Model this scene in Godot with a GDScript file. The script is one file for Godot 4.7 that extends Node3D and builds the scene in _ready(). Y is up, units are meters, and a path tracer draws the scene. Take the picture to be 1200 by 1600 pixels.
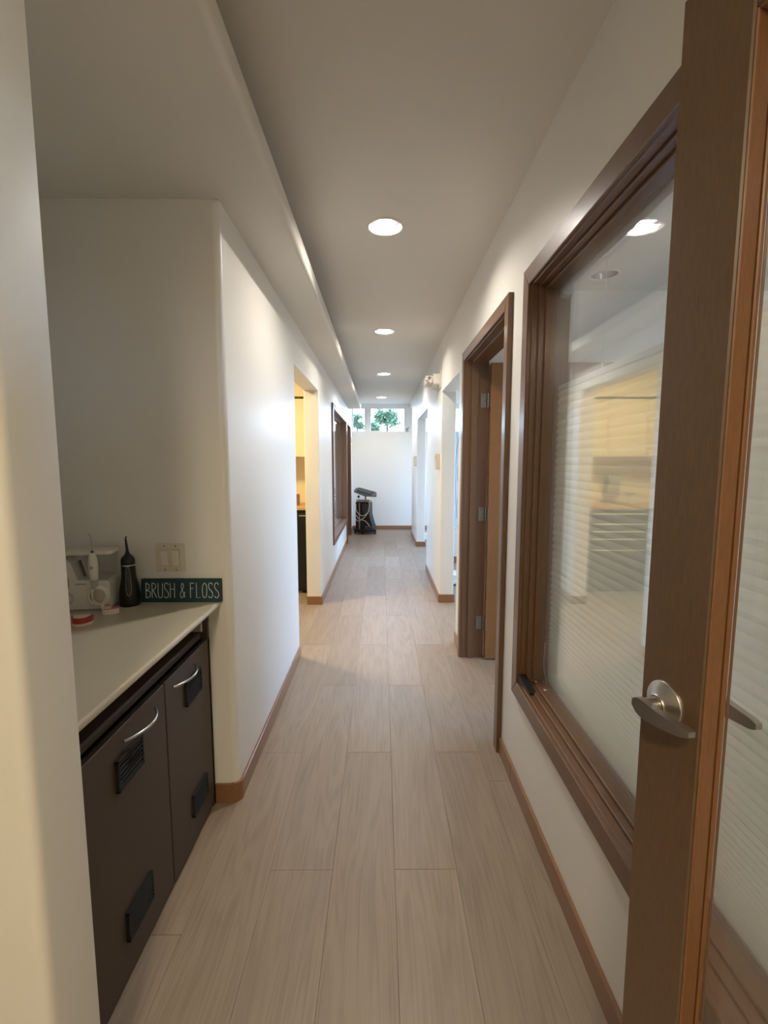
extends Node3D
# A clinic corridor. Units are metres, y is up, the corridor runs along -z from the camera.

const CEIL := 2.71
const TOP := 2.95
var M := {}
var used := {}
var tex_paint: Texture2D
var tex_wood: Texture2D
var tex_oak: Texture2D
var tex_speck: Texture2D

# ------------------------------------------------------------------ mesh helpers
func st() -> SurfaceTool:
	var s := SurfaceTool.new()
	s.begin(Mesh.PRIMITIVE_TRIANGLES)
	return s

func tri(s: SurfaceTool, a: Vector3, b: Vector3, c: Vector3, na: Vector3, nb: Vector3, nc: Vector3) -> void:
	var g := (b - a).cross(c - a)
	if g.dot(na + nb + nc) > 0.0:
		s.set_normal(na); s.add_vertex(a)
		s.set_normal(nc); s.add_vertex(c)
		s.set_normal(nb); s.add_vertex(b)
	else:
		s.set_normal(na); s.add_vertex(a)
		s.set_normal(nb); s.add_vertex(b)
		s.set_normal(nc); s.add_vertex(c)

func flat(s: SurfaceTool, a: Vector3, b: Vector3, c: Vector3, d: Vector3, n: Vector3) -> void:
	tri(s, a, b, c, n, n, n)
	tri(s, a, c, d, n, n, n)

# box with chamfered edges
func bx(s: SurfaceTool, lo: Vector3, hi: Vector3, ch := 0.0, xf := Transform3D()) -> void:
	var c := (lo + hi) * 0.5
	var h := (hi - lo) * 0.5
	h = h.abs()
	var e: float = minf(ch, minf(h.x, minf(h.y, h.z)) * 0.95)
	var ax := [Vector3.RIGHT, Vector3.UP, Vector3.BACK]
	for i in 3:
		var j: int = (i + 1) % 3
		var k: int = (i + 2) % 3
		for sg in [-1.0, 1.0]:
			var n: Vector3 = ax[i] * sg
			var o: Vector3 = c + n * h[i]
			var u: Vector3 = ax[j] * (h[j] - e)
			var v: Vector3 = ax[k] * (h[k] - e)
			flat(s, xf * (o - u - v), xf * (o + u - v), xf * (o + u + v), xf * (o - u + v), xf.basis * n)
	if e <= 0.0:
		return
	for i in 3:
		var j: int = (i + 1) % 3
		var k: int = (i + 2) % 3
		for sj in [-1.0, 1.0]:
			for sk in [-1.0, 1.0]:
				var nj: Vector3 = ax[j] * sj
				var nk: Vector3 = ax[k] * sk
				var u: Vector3 = ax[i] * (h[i] - e)
				var p: Vector3 = c + nj * h[j] + nk * (h[k] - e)
				var q: Vector3 = c + nj * (h[j] - e) + nk * h[k]
				flat(s, xf * (p - u), xf * (p + u), xf * (q + u), xf * (q - u), xf.basis * (nj + nk).normalized())
	for sx in [-1.0, 1.0]:
		for sy in [-1.0, 1.0]:
			for sz in [-1.0, 1.0]:
				var d := Vector3(sx, sy, sz)
				var n := d.normalized()
				var a := c + Vector3(sx * h.x, sy * (h.y - e), sz * (h.z - e))
				var b := c + Vector3(sx * (h.x - e), sy * h.y, sz * (h.z - e))
				var f := c + Vector3(sx * (h.x - e), sy * (h.y - e), sz * h.z)
				var w: Vector3 = xf.basis * n
				tri(s, xf * a, xf * b, xf * f, w, w, w)

# extrude a polygon; f maps (u, v, w) to space, poly holds (u, v), w runs w0..w1. round > 0 shades the side smoothly where the turn is small
func extrude(s: SurfaceTool, poly: PackedVector2Array, w0: float, w1: float, f: Callable, smooth := 0.75) -> void:
	var n := poly.size()
	var area := 0.0
	for i in n:
		area += poly[i].cross(poly[(i + 1) % n])
	if area < 0.0:
		poly.reverse()
	var en := []
	for i in n:
		var d: Vector2 = (poly[(i + 1) % n] - poly[i]).normalized()
		en.append(Vector2(d.y, -d.x))
	var o: Vector3 = f.call(0.0, 0.0, 0.0)
	var dir := func(v: Vector2) -> Vector3:
		return (f.call(v.x, v.y, 0.0) - o).normalized()
	for i in n:
		var j := (i + 1) % n
		var n0: Vector2 = en[i]
		var n1: Vector2 = en[i]
		var pv: Vector2 = en[(i + n - 1) % n]
		var nx: Vector2 = en[j]
		if pv.dot(n0) > smooth:
			n0 = (pv + n0).normalized()
		if nx.dot(n1) > smooth:
			n1 = (nx + n1).normalized()
		var a: Vector3 = f.call(poly[i].x, poly[i].y, w0)
		var b: Vector3 = f.call(poly[j].x, poly[j].y, w0)
		var c: Vector3 = f.call(poly[j].x, poly[j].y, w1)
		var d: Vector3 = f.call(poly[i].x, poly[i].y, w1)
		var m0: Vector3 = dir.call(n0)
		var m1: Vector3 = dir.call(n1)
		tri(s, a, b, c, m0, m1, m1)
		tri(s, a, c, d, m0, m1, m0)
	var idx := Geometry2D.triangulate_polygon(poly)
	var wn: Vector3 = (f.call(0.0, 0.0, 1.0) - o).normalized()
	for k in range(0, idx.size(), 3):
		for e in [[w0, -wn], [w1, wn]]:
			tri(s, f.call(poly[idx[k]].x, poly[idx[k]].y, e[0]), f.call(poly[idx[k + 1]].x, poly[idx[k + 1]].y, e[0]), f.call(poly[idx[k + 2]].x, poly[idx[k + 2]].y, e[0]), e[1], e[1], e[1])

func along_y(u: float, v: float, w: float) -> Vector3: return Vector3(u, w, v)   # poly in (x, z)
func along_x(u: float, v: float, w: float) -> Vector3: return Vector3(w, v, u)   # poly in (z, y)
func along_z(u: float, v: float, w: float) -> Vector3: return Vector3(u, v, w)   # poly in (x, y)

# polygon from corners [x, y, radius]
func rounded(pts: Array, seg := 6) -> PackedVector2Array:
	var out := PackedVector2Array()
	var n := pts.size()
	for i in n:
		var p := Vector2(pts[i][0], pts[i][1])
		var r: float = pts[i][2] if pts[i].size() > 2 else 0.0
		if r <= 0.0:
			out.append(p)
			continue
		var a: Vector2 = (Vector2(pts[(i + n - 1) % n][0], pts[(i + n - 1) % n][1]) - p).normalized()
		var b: Vector2 = (Vector2(pts[(i + 1) % n][0], pts[(i + 1) % n][1]) - p).normalized()
		var half := a.angle_to(b) * 0.5
		var t: float = r / absf(tan(half))
		var cc: Vector2 = p + (a + b).normalized() * (r / absf(sin(half)))
		var v0: Vector2 = p + a * t - cc
		var v1: Vector2 = p + b * t - cc
		var sweep := v0.angle_to(v1)
		for k in seg + 1:
			out.append(cc + v0.rotated(sweep * k / seg))
	return out

func rrect(x0: float, y0: float, x1: float, y1: float, r: float, seg := 5) -> PackedVector2Array:
	return rounded([[x0, y0, r], [x1, y0, r], [x1, y1, r], [x0, y1, r]], seg)

# surface of revolution about local y; profile holds (radius, height)
func lathe(s: SurfaceTool, prof: Array, xf := Transform3D(), seg := 28, flip := false) -> void:
	var n := prof.size()
	var nr := []
	for i in n:
		var a: Vector2 = prof[maxi(i - 1, 0)]
		var b: Vector2 = prof[mini(i + 1, n - 1)]
		var d := (b - a).normalized()
		var v := Vector2(d.y, -d.x)
		nr.append(-v if flip else v)
	for i in n - 1:
		var p0: Vector2 = prof[i]
		var p1: Vector2 = prof[i + 1]
		var d := (p1 - p0).normalized()
		var fn := Vector2(d.y, -d.x) * (-1.0 if flip else 1.0)
		var n0: Vector2 = nr[i] if nr[i].dot(fn) > 0.82 else fn
		var n1: Vector2 = nr[i + 1] if nr[i + 1].dot(fn) > 0.82 else fn
		for k in seg:
			var t0 := TAU * k / seg
			var t1 := TAU * (k + 1) / seg
			var c0 := Vector3(cos(t0), 0, sin(t0))
			var c1 := Vector3(cos(t1), 0, sin(t1))
			var a := c0 * p0.x + Vector3.UP * p0.y
			var b := c1 * p0.x + Vector3.UP * p0.y
			var c := c1 * p1.x + Vector3.UP * p1.y
			var e := c0 * p1.x + Vector3.UP * p1.y
			var na := xf.basis * (c0 * n0.x + Vector3.UP * n0.y)
			var nb := xf.basis * (c1 * n0.x + Vector3.UP * n0.y)
			var nc := xf.basis * (c1 * n1.x + Vector3.UP * n1.y)
			var ne := xf.basis * (c0 * n1.x + Vector3.UP * n1.y)
			if p0.x > 1e-6:
				tri(s, xf * a, xf * b, xf * c, na, nb, nc)
			if p1.x > 1e-6:
				tri(s, xf * a, xf * c, xf * e, na, nc, ne)

func tube(s: SurfaceTool, pts: Array, r: float, sides := 8, closed := false, squash := 1.0, r_end := -1.0) -> void:
	var n := pts.size()
	var rings := []
	var norms := []
	var up := Vector3(0.13, 0.97, 0.21).normalized()
	for i in n:
		var a: Vector3 = pts[(i + n - 1) % n] if closed else pts[maxi(i - 1, 0)]
		var b: Vector3 = pts[(i + 1) % n] if closed else pts[mini(i + 1, n - 1)]
		var d := (b - a).normalized()
		var sd := d.cross(up)
		if sd.length() < 0.05:
			sd = d.cross(Vector3.RIGHT)
		sd = sd.normalized()
		var uu := sd.cross(d).normalized()
		var rr: float = r if r_end < 0.0 else lerpf(r, r_end, float(i) / (n - 1))
		var ring := []
		var nn := []
		for k in sides:
			var t := TAU * k / sides
			ring.append(pts[i] + sd * cos(t) * rr + uu * sin(t) * rr * squash)
			nn.append((sd * cos(t) + uu * sin(t)).normalized())
		rings.append(ring)
		norms.append(nn)
	for i in (n if closed else n - 1):
		var j := (i + 1) % n
		for k in sides:
			var l := (k + 1) % sides
			tri(s, rings[i][k], rings[j][k], rings[j][l], norms[i][k], norms[j][k], norms[j][l])
			tri(s, rings[i][k], rings[j][l], rings[i][l], norms[i][k], norms[j][l], norms[i][l])
	if not closed:
		for e in [[0, 1], [n - 1, n - 2]]:
			var d: Vector3 = (pts[e[0]] - pts[e[1]]).normalized()
			for k in sides:
				tri(s, pts[e[0]], rings[e[0]][k], rings[e[0]][(k + 1) % sides], d, d, d)

func spline(ctrl: Array, per := 8) -> Array:
	var out := []
	var n := ctrl.size()
	for i in n - 1:
		var a: Vector3 = ctrl[maxi(i - 1, 0)]
		var b: Vector3 = ctrl[i]
		var c: Vector3 = ctrl[i + 1]
		var d: Vector3 = ctrl[mini(i + 2, n - 1)]
		for k in per:
			out.append(b.cubic_interpolate(c, a, d, float(k) / per))
	out.append(ctrl[n - 1])
	return out

# ------------------------------------------------------------------ node helpers
func numbered(called: String) -> String:
	var k: int = used.get(called, -1) + 1
	used[called] = k
	return called if k == 0 else "%s_%03d" % [called, k]

func obj(called: String, s: SurfaceTool, m: Material, parent: Node = null) -> MeshInstance3D:
	var o := MeshInstance3D.new()
	o.mesh = s.commit()
	o.material_override = m
	o.name = called if parent else numbered(called)
	(parent if parent else self).add_child(o, true)
	return o

func thing(called: String, label: String, category: String, at := Vector3.ZERO, group := "", kind := "") -> Node3D:
	var o := Node3D.new()
	o.name = numbered(called)
	add_child(o)
	o.position = at
	return tag(o, label, category, group, kind)

func tag(o: Node3D, label: String, category: String, group := "", kind := "") -> Node3D:
	o.set_meta("label", label)
	o.set_meta("category", category)
	if group: o.set_meta("group", group)
	if kind: o.set_meta("kind", kind)
	return o

func struct(called: String, s: SurfaceTool, m: Material, label: String, category: String) -> MeshInstance3D:
	var o := obj(called, s, m)
	tag(o, label, category, "", "structure")
	return o

func part_box(called: String, lo: Vector3, hi: Vector3, ch: float, m: Material, parent: Node) -> MeshInstance3D:
	var s := st()
	bx(s, lo, hi, ch)
	return obj(called, s, m, parent)

# ------------------------------------------------------------------ materials
func mat(called: String, c: Color, rough: float, more := {}) -> StandardMaterial3D:
	var m := StandardMaterial3D.new()
	m.resource_name = called
	m.albedo_color = c
	m.roughness = rough
	for k in more:
		m.set(k, more[k])
	M[called] = m
	return m

func c8(r: int, g: int, b: int) -> Color:
	return Color(r / 255.0, g / 255.0, b / 255.0)

func wood_image(w: int, h: int, sd: int, bands: float, depth: float, pore: float) -> ImageTexture:
	# grey-scale grain running along v; light lines are early wood
	var a := FastNoiseLite.new()
	a.seed = sd; a.frequency = 0.006; a.fractal_octaves = 3
	var b := FastNoiseLite.new()
	b.seed = sd + 7; b.frequency = 0.11; b.fractal_octaves = 2
	var d := FastNoiseLite.new()
	d.seed = sd + 19; d.frequency = 0.02
	var im := Image.create(w, h, false, Image.FORMAT_RGB8)
	for y in h:
		for x in w:
			var u := TAU * x / w
			var v := TAU * y / h
			var px := cos(u) * w / TAU
			var py := sin(u) * w / TAU
			var qz := cos(v) * h / TAU
			var qw := sin(v) * h / TAU
			# two seamless rings folded into three coordinates
			var n := a.get_noise_3d(px * 1.6 + qw * 0.10, py * 1.6, qz * 0.14)
			var ring := 0.5 + 0.5 * sin(n * bands)
			ring = pow(ring, 1.6)
			var p := b.get_noise_3d(px * 3.0 + qw * 0.03, py * 3.0, qz * 0.045)
			var q := d.get_noise_3d(px + qw * 0.3, py, qz * 0.3)
			var t := 1.0 - depth * ring - pore * maxf(0.0, p * 1.6) - 0.06 * q
			im.set_pixel(x, y, Color(t, t, t))
	return ImageTexture.create_from_image(im)

func noise_tex(freq: float, lo: Color, hi: Color, sd := 1, oct := 4, size := 512) -> NoiseTexture2D:
	var f := FastNoiseLite.new()
	f.seed = sd; f.frequency = freq; f.fractal_octaves = oct
	var t := NoiseTexture2D.new()
	t.width = size; t.height = size; t.seamless = true; t.noise = f
	var g := Gradient.new()
	g.set_color(0, lo); g.set_color(1, hi)
	t.color_ramp = g
	return t

func make_materials() -> void:
	tex_paint = noise_tex(0.06, Color(0.4, 0.4, 0.4), Color(0.6, 0.6, 0.6), 3, 3)
	tex_wood = noise_tex(0.022, Color(0.72, 0.68, 0.66), Color(1, 1, 1), 5, 5)
	var gr: Gradient = (tex_wood as NoiseTexture2D).color_ramp
	for k in 9:
		var v: float = 0.86 if k % 2 == 0 else 0.97
		gr.add_point(0.1 + 0.09 * k, Color(v, v * 0.985, v * 0.97))
	tex_oak = wood_image(512, 1024, 11, 30.0, 0.055, 0.07)
	tex_speck = noise_tex(0.09, Color(0.86, 0.86, 0.86), Color(1, 1, 1), 9, 4)
	var bump := {"heightmap_enabled": true, "heightmap_texture": tex_paint, "heightmap_scale": 0.05, "uv1_triplanar": true, "uv1_world_triplanar": true, "uv1_scale": Vector3(3, 3, 3)}
	mat("paint", c8(230, 227, 221), 0.38, bump)
	mat("ceiling_paint", c8(222, 217, 207), 0.7, bump)
	mat("cream_paint", c8(236, 226, 196), 0.45, bump)
	# stained wood with the grain along each axis
	for e in [["y", Vector3(4.5, 0.3, 4.5)], ["z", Vector3(4.5, 4.5, 0.3)], ["x", Vector3(0.3, 4.5, 4.5)]]:
		var w := {"albedo_texture": tex_wood, "uv1_triplanar": true, "uv1_world_triplanar": true, "uv1_scale": e[1], "clearcoat_enabled": true, "clearcoat": 0.4, "clearcoat_roughness": 0.2}
		mat("wood_" + e[0], c8(116, 83, 57), 0.42, w)
		mat("door_" + e[0], c8(116, 92, 70), 0.42, w)
		mat("honey_" + e[0], c8(150, 104, 60), 0.38, w)
		mat("bead_" + e[0], c8(138, 94, 56), 0.5, w)
		mat("base_" + e[0], c8(150, 108, 76), 0.42, w)
	for k in 5:
		var tone: Array = [[156, 139, 123], [151, 134, 117], [159, 143, 128], [147, 131, 115], [154, 138, 123]][k]
		mat("oak_%d" % k, c8(tone[0], tone[1], tone[2]), 0.42, {"albedo_texture": tex_oak, "uv1_triplanar": true, "uv1_world_triplanar": true, "uv1_scale": Vector3(1.7, 1.7, 0.5), "uv1_offset": Vector3(0.37 * k, 0.11 * k, 0.53 * k), "heightmap_enabled": true, "heightmap_texture": tex_oak, "heightmap_scale": 0.04})
	mat("subfloor", c8(92, 80, 68), 0.9)
	mat("cabinet", c8(80, 66, 56), 0.55, {"albedo_texture": tex_speck, "uv1_triplanar": true, "uv1_scale": Vector3(6, 6, 6)})
	mat("counter", c8(205, 197, 176), 0.28, {"albedo_texture": tex_speck, "uv1_triplanar": true, "uv1_scale": Vector3(4, 4, 4)})
	mat("black", c8(24, 24, 25), 0.45)
	mat("black_gloss", c8(10, 10, 11), 0.32)
	mat("vent", c8(27, 29, 30), 0.75)
	mat("dark_grey", c8(62, 64, 68), 0.4)
	mat("chrome", c8(205, 205, 208), 0.2, {"metallic": 1.0})
	mat("nickel", c8(186, 182, 178), 0.36, {"metallic": 1.0})
	mat("satin", c8(222, 220, 214), 0.5, {"metallic": 0.6})
	mat("hinge", c8(150, 146, 138), 0.42, {"metallic": 0.9})
	mat("white_plastic", c8(226, 222, 212), 0.35)
	mat("ivory_plastic", c8(214, 206, 190), 0.4)
	mat("grey_plastic", c8(170, 168, 160), 0.4)
	mat("clear_plastic", Color(0.6, 0.62, 0.62, 0.06), 0.05, {"transparency": BaseMaterial3D.TRANSPARENCY_ALPHA})
	mat("glass", Color(1, 1, 1, 0.03), 0.0, {"transparency": BaseMaterial3D.TRANSPARENCY_ALPHA})
	mat("teal", c8(36, 66, 72), 0.7, {"albedo_texture": tex_speck, "uv1_triplanar": true, "uv1_scale": Vector3(8, 8, 8)})
	mat("chalk", c8(222, 226, 222), 0.8)
	mat("gum_red", c8(176, 52, 50), 0.3)
	mat("gum_pink", c8(214, 120, 112), 0.4)
	mat("tooth", c8(236, 226, 204), 0.25)
	mat("plaster", c8(230, 222, 208), 0.6)
	mat("shade_fabric", c8(236, 232, 214), 0.9, {"backlight_enabled": true, "backlight": c8(196, 193, 180)})
	mat("rail_white", c8(222, 222, 218), 0.4)
	mat("reflector", c8(226, 224, 232), 0.16, {"metallic": 1.0})
	mat("bulb", Color(1, 1, 1), 0.5, {"emission_enabled": true, "emission": Color(1.0, 0.95, 0.9), "emission_energy_multiplier": 14.0})
	mat("bulb_warm", Color(1, 1, 1), 0.5, {"emission_enabled": true, "emission": Color(1.0, 0.85, 0.6), "emission_energy_multiplier": 8.0})
	mat("bulb_off", c8(228, 226, 220), 0.3)
	mat("resin", c8(206, 224, 240), 0.5, {"backlight_enabled": true, "backlight": c8(200, 205, 210)})
	mat("stalk", c8(120, 130, 138), 0.6)
	mat("leaf", c8(82, 108, 74), 0.7)
	mat("bark", c8(74, 66, 58), 0.85)
	mat("worktop_oak", c8(214, 176, 124), 0.4, {"albedo_texture": tex_wood, "uv1_triplanar": true, "uv1_scale": Vector3(0.9, 5, 5)})
	mat("cream_door", c8(238, 228, 198), 0.4)

# ------------------------------------------------------------------ start
func _ready() -> void:
	# camera
	var cam := Camera3D.new()
	cam.name = "camera"
	cam.position = Vector3(0, 1.5, 0)
	cam.rotation_degrees = Vector3(-6.2, -0.33, 0)
	cam.fov = 94.84
	cam.near = 0.02
	cam.far = 200.0
	add_child(cam)
	cam.current = true
	# sky and exposure
	var env := Environment.new()
	env.background_mode = Environment.BG_SKY
	var sky := Sky.new()
	var sm := ProceduralSkyMaterial.new()
	sm.sky_top_color = Color(0.62, 0.79, 1.0)
	sm.sky_horizon_color = Color(0.80, 0.90, 1.0)
	sm.ground_bottom_color = Color(0.45, 0.46, 0.44)
	sm.ground_horizon_color = Color(0.6, 0.62, 0.62)
	sky.sky_material = sm
	env.sky = sky
	env.background_energy_multiplier = 12.0
	env.tonemap_mode = Environment.TONE_MAPPER_LINEAR
	env.tonemap_exposure = 1.6
	env.sdfgi_enabled = true
	env.ssao_enabled = true
	env.ssil_enabled = true
	var we := WorldEnvironment.new()
	we.name = "world_environment"
	we.environment = env
	add_child(we)
	make_materials()
	build_shell()
	build_floor()
	build_lights()
	build_window_right()
	build_door_near()
	build_door_room()
	build_left_window_and_door()
	build_niche()
	build_counter_things()
	build_kitchen()
	build_right_rooms()
	build_far_end()
	build_wall_devices()
	build_outside()

# ------------------------------------------------------------------ shell
func wall_poly(s: SurfaceTool, pts: Array, y0 := -0.02, y1 := TOP) -> void:
	extrude(s, rounded(pts), y0, y1, along_y)

func build_shell() -> void:
	var P: Material = M.paint
	# left wall of the corridor: one body between openings
	var s := st()
	wall_poly(s, [[-0.63, -1.94, 0.03], [-0.63, -3.5, 0.01], [-0.78, -3.5, 0.01], [-0.78, -1.94]])
	bx(s, Vector3(-3.0, -0.02, -2.06), Vector3(-0.78, TOP, -1.94))
	head(s, -0.63, -0.78, -3.5, -4.82, 2.2)
	wall_poly(s, [[-0.63, -4.82, 0.01], [-0.63, -6.1], [-0.78, -6.1], [-0.78, -4.82, 0.01]])
	bx(s, Vector3(-0.78, -0.02, -8.39), Vector3(-0.63, 0.45, -6.1))
	bx(s, Vector3(-0.78, 2.19, -8.39), Vector3(-0.63, TOP, -6.1))
	bx(s, Vector3(-0.78, -0.02, -8.5), Vector3(-0.63, TOP, -8.39))
	bx(s, Vector3(-0.78, 2.17, -9.46), Vector3(-0.63, TOP, -8.5))
	bx(s, Vector3(-0.78, -0.02, -10.25), Vector3(-0.63, TOP, -9.46))
	struct("wall_left", s, P, "white painted left wall of the corridor with cased opening and window", "wall")
	# short wall beside the camera that closes the niche
	s = st()
	wall_poly(s, [[-0.63, -0.79, 0.022], [-0.63, -0.93, 0.004], [-3.0, -0.93], [-3.0, -0.79]])
	struct("wall_niche_front", s, P, "short white wall end with rounded corner before the counter niche", "wall")
	s = st()
	bx(s, Vector3(-1.65, -0.02, -1.94), Vector3(-1.5, TOP, -0.93))
	struct("wall_niche_back", s, P, "white back wall of the counter niche", "wall")
	# right wall
	s = st()
	bx(s, Vector3(0.68, -0.02, -0.2), Vector3(0.80, TOP, 2.2))
	bx(s, Vector3(0.617, -0.02, -2.0), Vector3(0.767, 0.50, -0.2))
	bx(s, Vector3(0.617, 2.235, -2.0), Vector3(0.767, TOP, -0.2))
	bx(s, Vector3(0.617, -0.02, -2.34), Vector3(0.767, TOP, -2.0))
	bx(s, Vector3(0.617, 2.235, -3.48), Vector3(0.767, TOP, -2.34))
	wall_poly(s, [[0.617, -3.48], [0.617, -3.8, 0.01], [0.767, -3.8, 0.01], [0.767, -3.48]])
	head(s, 0.617, 0.767, -3.8, -4.885, 2.2)
	wall_poly(s, [[0.617, -4.885, 0.014], [0.617, -6.35, 0.014], [0.767, -6.35, 0.014], [0.767, -4.885, 0.014]])
	head(s, 0.617, 0.767, -6.35, -8.17, 2.2)
	wall_poly(s, [[0.617, -8.17, 0.014], [0.617, -9.5, 0.014], [0.767, -9.5, 0.014], [0.767, -8.17, 0.014]])
	head(s, 0.617, 0.767, -9.5, -10.25, 2.63)
	struct("wall_right", s, P, "white painted right wall of the corridor with window door and openings", "wall")
	# far exterior wall with a band of high windows
	s = st()
	bx(s, Vector3(-3.1, -0.02, -10.4), Vector3(3.5, 2.12, -10.25))
	bx(s, Vector3(-3.1, 2.635, -10.4), Vector3(3.5, TOP, -10.25))
	for x in [[-3.1, -2.9], [-1.9, -1.8], [-0.8, -0.63], [-0.34, -0.243], [0.513, 0.80], [1.9, 2.0], [3.2, 3.5]]:
		bx(s, Vector3(x[0], 2.12, -10.4), Vector3(x[1], 2.635, -10.25))
	struct("wall_far", s, P, "white end wall of the corridor under a band of high windows", "wall")
	# outer walls
	s = st()
	bx(s, Vector3(-3.15, -0.02, -6.6), Vector3(-3.0, TOP, 2.2))
	bx(s, Vector3(-3.15, -0.02, -9.6), Vector3(-3.0, 0.9, -6.6))
	bx(s, Vector3(-3.15, 2.3, -9.6), Vector3(-3.0, TOP, -6.6))
	bx(s, Vector3(-3.15, -0.02, -10.4), Vector3(-3.0, TOP, -9.6))
	struct("wall_outer_left", s, P, "white outer wall of the left rooms", "wall")
	s = st()
	var wins := [[-0.4, -2.6], [-4.3, -6.4], [-7.3, -9.9]]
	bx(s, Vector3(3.4, -0.02, -10.25), Vector3(3.55, 0.9, 2.2))
	bx(s, Vector3(3.4, 2.3, -10.25), Vector3(3.55, TOP, 2.2))
	var z0 := 2.2
	for w in wins:
		bx(s, Vector3(3.4, 0.9, w[0]), Vector3(3.55, 2.3, z0))
		z0 = w[1]
	bx(s, Vector3(3.4, 0.9, -10.25), Vector3(3.55, 2.3, z0))
	struct("wall_outer_right", s, P, "white outer wall of the right rooms with three windows", "wall")
	s = st()
	bx(s, Vector3(-3.15, -0.02, 2.2), Vector3(3.55, TOP, 2.35))
	struct("wall_behind", s, P, "white wall closing the room behind", "wall")
	# partitions between side rooms
	s = st()
	bx(s, Vector3(-3.0, -0.02, -6.0), Vector3(-0.78, TOP, -5.85))
	struct("wall_kitchen_end", s, M.cream_paint, "cream end wall of the kitchenette behind the cabinets", "wall")
	s = st()
	bx(s, Vector3(0.767, -0.02, -3.62), Vector3(3.4, TOP, -3.5))
	struct("wall_room_end", s, P, "white partition behind the open honey-brown door", "wall")
	# roof slab and ceiling with round holes for the lamps
	s = st()
	bx(s, Vector3(-3.15, TOP, -10.4), Vector3(3.55, TOP + 0.1, 2.35))
	struct("roof", s, M.ceiling_paint, "roof slab above the ceiling", "roof")
	ceiling(-3.0, 3.4, 2.2, -10.25, [[0.022, -2.59], [1.46, -3.22], [0.03, -4.57], [0.035, -6.75], [0.005, -9.17]], 0.088)
	# floating soffit along the left side: the ceiling runs on above it
	s = st()
	extrude(s, rounded([[-0.39, 2.505, 0.022], [-0.39, 2.60, 0.022], [-0.63, 2.60], [-0.63, 2.505]]), -1.94, -9.3, along_z)
	extrude(s, rounded([[-0.39, 2.505, 0.022], [-0.39, 2.60, 0.022], [-1.5, 2.60], [-1.5, 2.505]]), -0.93, -1.94, along_z)
	extrude(s, rounded([[-0.39, 2.505, 0.022], [-0.39, 2.60, 0.022], [-0.63, 2.60], [-0.63, 2.505]]), -0.79, -0.93, along_z)
	extrude(s, rounded([[-0.39, 2.505, 0.022], [-0.39, 2.60, 0.022], [-2.99, 2.60], [-2.99, 2.505]]), 0.6, -0.79, along_z)
	struct("trim_1", s, M.ceiling_paint, "long lowered soffit with rounded lip along the left wall", "soffit")
	# baseboards
	base("baseboard_left", [[-0.63, -1.965, -0.618, -3.488], [-0.63, -4.832, -0.618, -8.44], [-0.63, -9.52, -0.618, -10.25], [-0.78, -4.82, -0.618, -4.808], [-0.73, -1.94, -0.645, -1.928]], "brown wooden baseboard along the left wall")
	base("baseboard_right", [[0.605, -2.06, 0.617, -2.28], [0.605, -0.2, 0.617, -2.06], [0.605, -3.53, 0.617, -3.788], [0.605, -4.897, 0.617, -6.338], [0.605, -4.873, 0.779, -4.885], [0.605, -8.182, 0.617, -9.488], [0.605, -8.158, 0.779, -8.17]], "brown wooden baseboard along the right wall")
	base("baseboard_far", [[-0.63, -10.238, 3.4, -10.25]], "dark brown baseboard under the end wall")

func head(s: SurfaceTool, xa: float, xb: float, za: float, zb: float, y: float) -> void:
	extrude(s, rounded([[xa, y, 0.01], [xb, y, 0.01], [xb, TOP], [xa, TOP]]), zb - 0.012, za + 0.012, along_z)

func base(called: String, list: Array, label: String) -> void:
	var root := thing(called, label, "baseboard", Vector3.ZERO, "", "structure")
	for b in list:
		var lo := Vector3(minf(b[0], b[2]), 0.0, minf(b[1], b[3]))
		var hi := Vector3(maxf(b[0], b[2]), 0.088, maxf(b[1], b[3]))
		var s := st()
		bx(s, lo, hi, 0.003)
		obj("board", s, M.base_z if hi.z - lo.z > hi.x - lo.x else M.base_x, root)
	if called == "baseboard_left":
		var s := st()
		var out := PackedVector2Array()
		for r in [0.042, 0.030]:
			for k in 7:
				var t := (PI / 2) * (k if r > 0.035 else 6 - k) / 6
				out.append(Vector2(-0.66 + r * cos(t), -1.97 + r * sin(t)))
		extrude(s, out, 0.0, 0.088, along_y)
		obj("board", s, M.base_z, root)

func ceiling(x0: float, x1: float, za: float, zb: float, holes: Array, r: float) -> void:
	var s := st()
	var q := 0.13
	var z := za
	var n := Vector3.DOWN
	for h in holes:
		var cx: float = h[0]
		var cz: float = h[1]
		flat(s, Vector3(x0, CEIL, z), Vector3(x1, CEIL, z), Vector3(x1, CEIL, cz + q), Vector3(x0, CEIL, cz + q), n)
		flat(s, Vector3(x0, CEIL, cz + q), Vector3(cx - q, CEIL, cz + q), Vector3(cx - q, CEIL, cz - q), Vector3(x0, CEIL, cz - q), n)
		flat(s, Vector3(cx + q, CEIL, cz + q), Vector3(x1, CEIL, cz + q), Vector3(x1, CEIL, cz - q), Vector3(cx + q, CEIL, cz - q), n)
		for k in 40:
			var t0 := TAU * k / 40
			var t1 := TAU * (k + 1) / 40
			var e := []
			for t in [t0, t1]:
				var d := Vector2(cos(t), sin(t))
				var m: float = q / maxf(absf(d.x), absf(d.y))
				e.append([Vector3(cx + d.x * r, CEIL, cz + d.y * r), Vector3(cx + d.x * m, CEIL, cz + d.y * m)])
			flat(s, e[0][0], e[0][1], e[1][1], e[1][0], n)
		z = cz - q
	flat(s, Vector3(x0, CEIL, z), Vector3(x1, CEIL, z), Vector3(x1, CEIL, zb), Vector3(x0, CEIL, zb), n)
	struct("ceiling", s, M.ceiling_paint, "flat off-white ceiling with recessed round lamps", "ceiling")

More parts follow.
